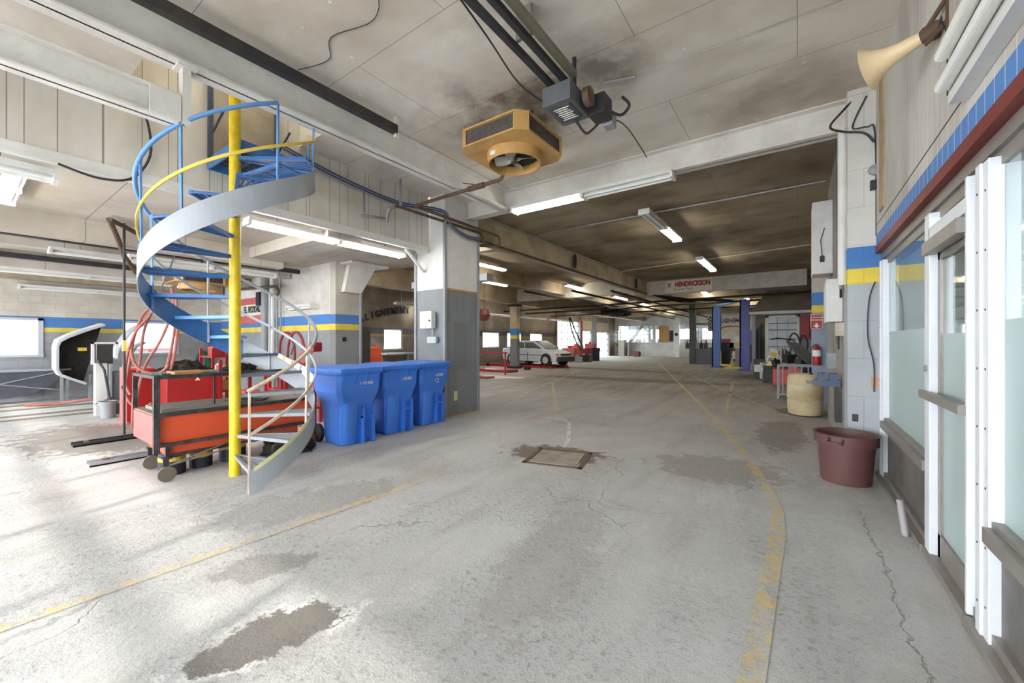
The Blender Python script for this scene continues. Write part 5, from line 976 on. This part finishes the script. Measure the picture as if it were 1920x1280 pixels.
# ------------------------------------------------------------ left hall
def onx(px, py, X):
    a = (px - 960) / 753; rx = .8152 * a - .5792; ry = .5792 * a + .8152; k = X / rx; return (k * ry, 1.45 + k * (640 - py) / 753)
def shell(pts, X0, X1, th, name, m, lb, cat, back=None):
    P = [Vector(onx(px, py, (X0 + X1) / 2)) for px, py in pts]; t = thing(name, lb, cat, ((X0 + X1) / 2, P[0].x, min(p.y for p in P)))
    rg = []
    for i, p in enumerate(P):
        d = (P[min(i + 1, len(P) - 1)] - P[max(i - 1, 0)]).normalized(); n = Vector((d.y, -d.x)) * th; rg.append([Vector((X1, p.x, p.y)), Vector((X0, p.x, p.y)), Vector((X0, p.x - n.x, p.y - n.y)), Vector((X1, p.x - n.x, p.y - n.y))])
    M().loft(rg).build('shell', m, t, bevel=.01)
    if back: M().prism([tuple(p) for p in P] , 'x', X0 + .01, X0 + .04).build('inner_lining', back, t)
    return t, P
t, P = shell([(194, 611), (158, 622), (128, 633), (112, 641), (108, 650), (108, 692), (113, 700), (135, 708), (160, 716)], -14.9, -14.35, -.06, 'truck_fairing', LGREY, 'grey ribbed truck fairing on edge with black hollow inside by the window wall', 'vehicle part', TARP)
for k in range(4): M().tube([(-14.85 + k * .15, p.x - .05, p.y + (.05 if i < 4 else 0)) for i, p in enumerate(P)], .025, 6).build('rib', WHITE, t)
for yy in (1.62, 2.1): M().bar((-14.6, yy, 0), (-14.6, yy, .62), .05).build('support_leg', GREY, t)
M().box(-14.3, -14.28, 1.85, 2.0, 1.22, 1.3).build('sticker', mat('yellow_label', (206, 176, 60), .6), t)
t, P = shell([(268, 606), (250, 613), (236, 624), (222, 642), (212, 660), (208, 670)], -13.6, -13.0, .05, 'truck_fairing', LGREY, 'curved pale grey fairing arching in front of the second window', 'vehicle part'); M().bar((-13.3, P[-1].x, 0), (-13.3, P[-1].x, P[-1].y), .05).build('support_leg', GREY, t); shell([(268, 640), (250, 648), (238, 664), (232, 690), (230, 720), (230, 745)], -12.6, -12.2, .05, 'truck_fairing', GREY, 'darker grey curved panel below the arched fairing', 'vehicle part')
M().bar((-12.4, onx(230, 745, -12.4)[0], 0), (-12.4, onx(230, 745, -12.4)[0], onx(230, 745, -12.4)[1]), .05).build('support_leg', GREY, bpy.data.objects['truck_fairing.002'])
t = thing('floor_fan_hood', 'dark half round hood with crossed straps on legs under the left window', 'hood', (-14.9, .6, .1)); b = M(); b.prism([(-.6, .76), (1.72, .76), (1.66, .6), (1.45, .38), (1.2, .22), (.9, .14), (.5, .12), (.1, .2), (-.3, .4)], 'x', -15.0, -14.8); b.build('hood_sheet', mat('dark_slate', (70, 72, 82), .6, 0, (110, 108, 108), .4, 3), t)
M().bar((-14.78, -.4, .2), (-14.78, 1.65, .72), .04, .02).build('strap', GREY, t); M().bar((-14.78, -.4, .72), (-14.78, 1.65, .25), .04, .02).build('strap', GREY, t); M().box(-15.0, -14.75, -.7, 1.8, .74, .78).build('top_rim', GREY, t)
for yy in (-.5, 1.75): M().bar((-14.9, yy, 0), (-14.9, yy, .76), .05).build('leg', GREY, t)
t = thing('wheel_balancer', 'tall white machine with square frame head and black drum beside it', 'machine', (-11.2, 1.8, 0)); M().box(-11.35, -11.15, 1.68, 1.84, 0, 1.02).build('column', WHITE, t); M().box(-11.35, -11.3, 1.72, 1.95, 1.0, 1.4).build('screen', DARK, t); f = M().box(-11.32, -11.26, 1.64, 1.68, 1.0, 1.44).box(-11.32, -11.26, 1.98, 2.02, 1.1, 1.44).box(-11.32, -11.26, 1.64, 2.02, 1.40, 1.44); f.build('frame_head', WHITE, t)
M().cyl((-11.2, 2.12, .3), (-11.2, 2.12, .85), .2, seg=20).build('drum', BLACK, t, smooth=True); M().box(-11.35, -11.1, 1.8, 2.3, 0, .3).build('base', mat('dark_base', (60, 60, 64), .6), t); M().tube([(-11.14, 1.7, 1.1), (-11.02, 1.78, .9), (-11.05, 1.85, .4), (-11.0, 1.9, .05)], .02, 6).build('hose', DARK, t)
trash((-10.7, 1.78, 0), .12, .32, GREY, 'small grey bucket at the foot of the white machine', 'bucket')
t = thing('cabinet', 'tall pale red steel cabinet with darker red side left of the orange cart', 'cabinet', (-9.75, 2, 0)); M().box(-10.05, -9.55, 1.82, 2.2, 0, .98).build('body', PINK, t, bevel=.008); M().box(-9.56, -9.53, 1.82, 2.2, .05, .95).build('side_panel', RED, t); M().box(-9.85, -9.8, 1.805, 1.82, .6, .66).build('latch', DARK, t)  # pale red body, darker red sheet over one side
t = thing('compressor_box', 'dark red low machine box with white triangle behind the cart', 'machine', (-9, 2.4, 0)); M().box(-9.5, -8.95, 2.22, 3.0, .3, .88).build('body', RED, t, bevel=.01); M().prism([(2.62, .74), (2.7, .74), (2.66, .8)], 'x', -8.955, -8.945).build('triangle_mark', PAPER, t)
for yy in (2.3, 2.9): M().box(-9.4, -9.0, yy - .04, yy + .04, 0, .3).build('foot', DARK, t)
blob('rag_heap', (-9.22, 2.55, .88), .3, .38, .2, TARP, 'heap of black rags on the dark red machine box', 'rags', 6); blob('rag_heap', (-5.62, 1.0 + 1.1, 1.09), .12, .2, .08, TARP, 'small heap of black rags on the far end of the cart shelf', 'rags', 8)
t = thing('support_pole', 'slim black floor to ceiling pole with yellow tag left of the cart', 'pole', (-8.6, 1.62, 0)); M().cyl((-8.6, 1.61, 0), (-8.6, 1.61, 3.3), .018, seg=10).build('pole', DARK, t); M().box(-8.63, -8.57, 1.59, 1.64, 1.3, 1.47).build('tag', YELB, t)
pipe('boom_pipe', [at(205, 411, 5.85), at(218, 440, 6.2), at(232, 478, 6.5), at(256, 512, 6.9)], .035, RUST, 'rusty bent boom pipe slanting down under the mezzanine'); pipe('boom_pipe', [at(205, 411, 5.85), at(232, 424, 6.2), at(258, 438, 6.6)], .035, RUST, 'rusty upper arm of the boom behind the stair'); pipe('air_pipe', [(-8.9, -2, 3.22), (-9.0, .4, 3.22), at(215, 446, 7.1), at(256, 436, 6.65)], .02, mat('red_brown_pipe', (136, 62, 44), .6), 'thin red brown air pipe along the mezzanine underside')
HS = [[(285, 575), (268, 590), (252, 630), (243, 680), (236, 720), (238, 745), (250, 760), (268, 765), (285, 755)], [(286, 582), (270, 620), (262, 680), (252, 730), (249, 775), (248, 806)], [(330, 560), (322, 590), (300, 640), (275, 680), (262, 720), (255, 760)], [(283, 590), (256, 620), (240, 660), (234, 700), (237, 725), (245, 740)], [(322, 540), (328, 600), (322, 650), (312, 690)], [(330, 560), (333, 610), (328, 660), (320, 692)], [(246, 655), (252, 680), (272, 697), (300, 698), (316, 685)]]
for i, h in enumerate(HS): tag(M().tube(cr([at(a, b_, 6.75 - .04 * i) for a, b_ in h]), .021, 8).build('air_hose', HOSE, smooth=True), ['outer red air hose looping lowest beside the pale red cabinet', 'red air hose reaching the floor beside the cart', 'red air hose crossing from the stair down to the cart', 'leftmost looping red air hose', 'left one of the two straight hoses hanging over the cart', 'right one of the two straight hoses hanging over the cart', 'small loop of brown hose above the cart'][i], 'hose')
tag(M().tube([at(286, 578, 6.72), at(320, 500, 7.2), at(340, 440, 7.8)], .012, 6).build('hose_hanger', STEEL), 'thin steel wire holding the hose bundle to the mezzanine', 'wire')
b = M(); yc, zc = onx(378, 676, -15.3)
for k in range(6): b.tube([(-15.38 + .012 * k, yc + (.16 + .01 * k) * math.cos(q) * .8 + .01 * k, zc + (.27 + .008 * k) * math.sin(q)) for q in [j * PI / 10 for j in range(21)]], .012, 6)
tag(b.build('garden_hose', GREEN), 'coiled green hose hanging on the block wall behind the cart', 'hose')
tag(M().box(LX, LX + .03, 4.85, 4.93, .2, 1.5).build('wall_plank', RUST), 'narrow brown plank on the wall right of the green hose', 'board')
for i, (y0, m) in enumerate(((-11.6, WHITE), (-11.35, GREY), (-11.15, GREY), (-12.05, GREY))): tag(M().cyl((y0, 5.12, 0), (y0, 5.12, 3.3), (.07, .03, .02, .1)[i], seg=12).build('wall_pipe', m, smooth=True), ['thick white vertical pipe on the striped cross wall', 'thin grey vertical pipe right of the thick white one', 'thinnest grey vertical pipe on the striped cross wall', 'thick grey column pipe on the striped cross wall'][i], 'pipe')
pipe('vent_pipe', round_path([(-13, 4.9, 2.95), (-11.0, 4.95, 2.88), (-10.85, 4.95, 2.7), (-11.05, 4.95, 2.62)], .1), .04, RUST, 'dark rusty pipe with hooked end on the cross wall')
t = thing('poster', 'red and white cloth poster with black lettering on the cross wall', 'poster', (-13, 5.18, 2.3)); n = 12
rg = [[Vector((-13.9 + 1.75 * k / n, 5.17 + .02 * math.sin(k * 1.3), z)) for k in range(n + 1)] for z in (1.98, 2.2, 2.22, 2.52, 2.54, 2.72, 2.74, 2.95)]
for j, m in ((0, PINK), (2, PAPER), (4, PINK), (6, PAPER)): b = M(); b.add(rg[j] + rg[j + 1], [(k, k + 1, n + 2 + k, n + 1 + k) for k in range(n)]); b.add([p + Vector((0, .006, 0)) for p in rg[j] + rg[j + 1]], [(k, k + 1, n + 2 + k, n + 1 + k) for k in range(n)]); b.build('cloth_band', m, t)
text('lettering', 'EL ROYAL', .26, BLACK, t, (-12.95, 5.14, 2.37), (1, 0, 0), bold=.008, sx=.95)
tag(M().box(-12.3, -12.08, 4.98, 5.18, 2.45, 2.82).build('loudspeaker', BLACK, bevel=.01), 'small black loudspeaker beside the cloth poster', 'loudspeaker'); tag(M().box(-12.28, -12.08, 5.17, 5.19, 2.0, 2.42).build('paper_sheet', PAPER), 'blank white sheet below the black loudspeaker', 'paper')
def rack(x0, x1, y0, y1, h, lb, m=RED, name='parts_stand', shelves=(.35, .75, 1.1)):
    t = thing(name, lb, 'stand', ((x0 + x1) / 2, (y0 + y1) / 2, 0))
    for x in (x0, x1):
        for y in (y0, y1): M().bar((x, y, 0), (x, y, h), .05).build('post', m, t)
    for z in shelves: M().box(x0 - .02, x1 + .02, y0 - .02, y1 + .02, z, z + .03).build('shelf', m, t)
    return t
rack(-10.9, -10.2, 3.3, 3.8, 1.3, 'red steel stand with shelves just left of the yellow pole'); rack(-8.9, -8.2, 3.0, 3.5, 1.1, 'red steel stand behind the stair treads right of the yellow pole', shelves=(.3, .8)); rack(-7.6, -7.0, 3.3, 3.9, .95, 'low red stand left of the first blue bin', shelves=(.25, .6))
for i, (x, y, z, s_, m, lb) in enumerate([(-10.6, 3.5, 1.13, .3, RED, 'red tool case on the left red stand'), (-10.5, 3.5, .78, .22, PAPER, 'white carton on the middle shelf of the left red stand'), (-8.6, 3.2, .83, .25, DARK, 'dark tool on the stand behind the stair'), (-7.3, 3.6, .63, .25, BLACK, 'black case on the low red stand'), (-8.4, 3.3, .33, .3, PINK, 'faded red box on the lower shelf behind the stair'), (-10.5, 3.6, .38, .28, WOOD, 'brown box on the bottom shelf of the left red stand')]):
    tag(M().box(x - s_ / 2, x + s_ / 2, y - s_ / 2.5, y + s_ / 2.5, z, z + s_ * .7).box(x - .05, x + .05, y - .02, y + .02, z + s_ * .7, z + s_ * .7 + .03).build('storage_box', m), lb, 'box')
for i, c in enumerate([(-9.3, 4.4, 1.2), (-8.7, 4.3, 1.2)]): tag(M().tube([(c[0] - .35, c[1], 0)] + [(c[0] + .35 * math.cos(q), c[1], c[2] + .45 * math.sin(q)) for q in [PI - j * PI / 10 for j in range(11)]] + [(c[0] + .35, c[1], 0)], .03, 8).build('hose_arch', mat('dark_red_hose', (140, 34, 44), .5), smooth=True), ['left red arched tube behind the stair', 'right red arched tube behind the stair'][i], 'tube frame')
t = thing('barricade', 'tilted red and white striped barricade board behind the first blue bin', 'barricade', (-7, 3.2, 0)); p0, p1 = at(520, 672, 6.75), at(598, 712, 6.35)
M().bar(p0, p1, .02, .19).build('board', mat('barricade_white', (232, 226, 214), .5, 0, (200, 180, 150), .4, 4), t)
for k in range(4): q = p0.lerp(p1, (k + .6) / 4.6); M().bar(q + Vector((0, -.015, 0)), q.lerp(p1, .05) + Vector((0, -.015, 0)), .012, .185).build('stripe', YELB if k == 0 else GREY, t)
M().bar(at(585, 648, 6.6), at(540, 712, 6.6), .03, .14).build('red_board', RED, t); M().bar(at(545, 665, 6.65), at(552, 642, 6.65), .02).build('rod', DARK, t); 
for q in (p0.lerp(p1, .1), p0.lerp(p1, .9)): M().bar((q.x, q.y, 0), q, .04).build('leg', RED, t)
tag(M().box(*(lambda c: (c.x - .1, c.x + .1, c.y - .08, c.y + .08, c.z - .08, c.z + .08))(at(590, 650, 6.62))).build('warning_lamp', RED, bevel=.02), 'red lamp head on top of the barricade board', 'lamp')
# alignment bay behind the pillars
t = thing('wall_lettering', 'black raised letters spelling alignment in French on the sooty wall', 'sign', (-15.38, 11.6, 2.7))
for i, ch in enumerate('ALIGNEMENT'): text('letter', ch, .42, BLACK, t, (-15.37, 10.36 + i * .285, 2.42 + .52 * math.sin(i / 9 * PI / 2)), (0, 1, .12), (0, -.12, 1), ext=.02, bold=.012, sx=.82)
c = at(683, 680, 11.2); tag(M().box(c.x - .16, c.x + .14, c.y - .2, c.y + .1, 0, 1.86).build('locker', mat('dark_grey_locker', (94, 94, 92), .6)), 'plain dark grey locker behind the striped middle pillar', 'locker')
t = thing('alignment_rack', 'low red alignment rack carrying the orange barrel', 'rack', (-11.5, 8.5, 0)); M().box(-14.8, -9.0, 7.5, 8.1, 0, .3).build('runway', RED, t); M().box(-14.8, -9.0, 9.0, 9.6, 0, .3).build('runway', RED, t); M().tube([(-10.4, 9.3, .3), (-10.4, 9.3, 1.15), (-8.9, 9.6, 1.15), (-8.9, 9.6, .0)], .025, 6).build('hand_rail', RED, t); M().box(-14.8, -14.6, 7.5, 9.6, .05, .25).build('cross_tie', RED, t)
c = at(704, 680, 12.9); t = thing('traffic_barrel', 'orange ribbed traffic barrel seen over the blue bins', 'barrel', (c.x, c.y, .3)); M().lathe([(0, 0), (.27, 0), (.27, .25), (.25, .27), (.25, .5), (.23, .52), (.23, .72), (.2, .76), (.2, .93), (.15, .98), (0, .98)], (c.x, 7.95, .3), 24).build('barrel_body', SAFETY, t, smooth=True); M().tube([(c.x - .06, 7.95, 1.27), (c.x, 7.95, 1.34), (c.x + .06, 7.95, 1.27)], .015, 6).build('handle', SAFETY, t)
tag(M().box(-15.35, -14.7, 11.2, 12.9, .86, .93).box(-15.3, -15.2, 11.25, 11.35, 0, .86).box(-15.3, -15.2, 12.75, 12.85, 0, .86).build('work_shelf', GREY), 'grey shelf bench under the alignment bay window', 'bench')
t = thing('hanging_rail', 'long grey suspended duct rail crossing the dark left bays', 'rail', (-10, 9, 3.2)); M().box(-10.4, -7.2, 8.9, 9.2, 3.2, 3.4).build('rail', GREY, t); M().cyl((-8.8, 9.05, 3.4), (-8.8, 9.05, 4.26), .02, seg=6).build('hanger_rod', DARK, t)
pipe('drain_pipe', [(-15.2, 13.4, 0), (-15.2, 13.4, 4.2)], .1, DARK, 'dark upright pipe right of the alignment bay window', 'pipe', 10)
# floor channels
for i, (x, y0, y1, m) in enumerate([(-8.15, 1.0, 2.6, DARK), (-6.72, .95, 1.75, GREY)]):
    t = thing('floor_channel', ['dark steel channel on the floor pointing under the cart', 'grey steel channel on the floor left of the front caster'][i], 'channel', (x, y0, 0)); M().box(x - .09, x + .09, y0, y1, 0, .018).box(x - .09, x - .07, y0, y1, 0, .05).box(x + .07, x + .09, y0, y1, 0, .05).build('channel', m, t); M().box(x - .07, x + .07, y0 + .12, y0 + .16, .015, .05).build('stop', RUST, t)
for i, x in enumerate((-14.2, -13.4, -12.3, -11.7)): tag(M().box(x - .07, x + .07, -2, 5.0, 0, .02).build('floor_rail', mat('brown_rail', (132, 120, 108), .7, .1)), ['recessed floor rail nearest the window wall', 'second floor rail from the window wall', 'third floor rail from the window wall', 'floor rail nearest the white machine'][i], 'rail')
pipe('floor_hose', [(-13.9, 1.0, .04), (-13.7, 1.5, .04), (-13.4, 1.8, .1), (-13.2, 2.4, .12)], .03, HOSE, 'red hose lying on the floor before the ribbed fairing', 'hose')
for i, (x, z, y1) in enumerate([(-12.9, 3.14, 5), (-14.75, 3.1, 1.5), (-9.95, 3.1, 5)]): tag(M().box(x - .05, x + .05, -3.9, y1, z, z + .1).bar((x, .5, z + .09), (x, .5, 3.3), .04).build('door_track', DARK), ['black overhead track under the mezzanine near the wall fixture', 'shorter black overhead track closest to the window wall', 'black overhead track under the mezzanine near the boom'][i], 'track')
# unseen lamp added to brighten the stairwell and doorway recess
fixture('small unseen fixture added to light the upper stairwell', (-5.3, 2.0, 5.8), 'y', 1.2, (1, 1), top=6.0)

pipe('ceiling_wire', [(-2.6, 1.2, 4.25), (-2.7, 1.9, 4.25), (-3.0, 2.15, 4.245), (-3.5, 2.05, 4.25), (-3.8, 2.2, 4.25), (-4.2, 2.1, 4.25)], .004, DARK, 'thin black wire wandering over the front ceiling toward the track', 'wire', 5)
pipe('ceiling_wire', [(-1.4, 4.22, 4.25), (.2, 4.25, 4.25), (.68, 4.3, 4.25)], .004, STEEL, 'thin pale wire from the perforated bracket to the shop wall', 'wire', 5)
R4 = random.Random(5)
for i in range(6):
    x = -5.4 + i * .07; pts = [(x, 18.7 - .1 * i, 3.58 - .03 * i), (x + .8, 19.6, 3.5 - .05 * i), (x + 1.7, 21, 3.42 + .04 * (i % 3)), (x + 2.4, 23.5, 3.55)]
    pipe('cable', pts, .022, BLACK, ['uppermost', 'second', 'third', 'fourth', 'fifth', 'lowest'][i] + ' cable of the black bundle under the left end of the banner beam', 'cable', 6)
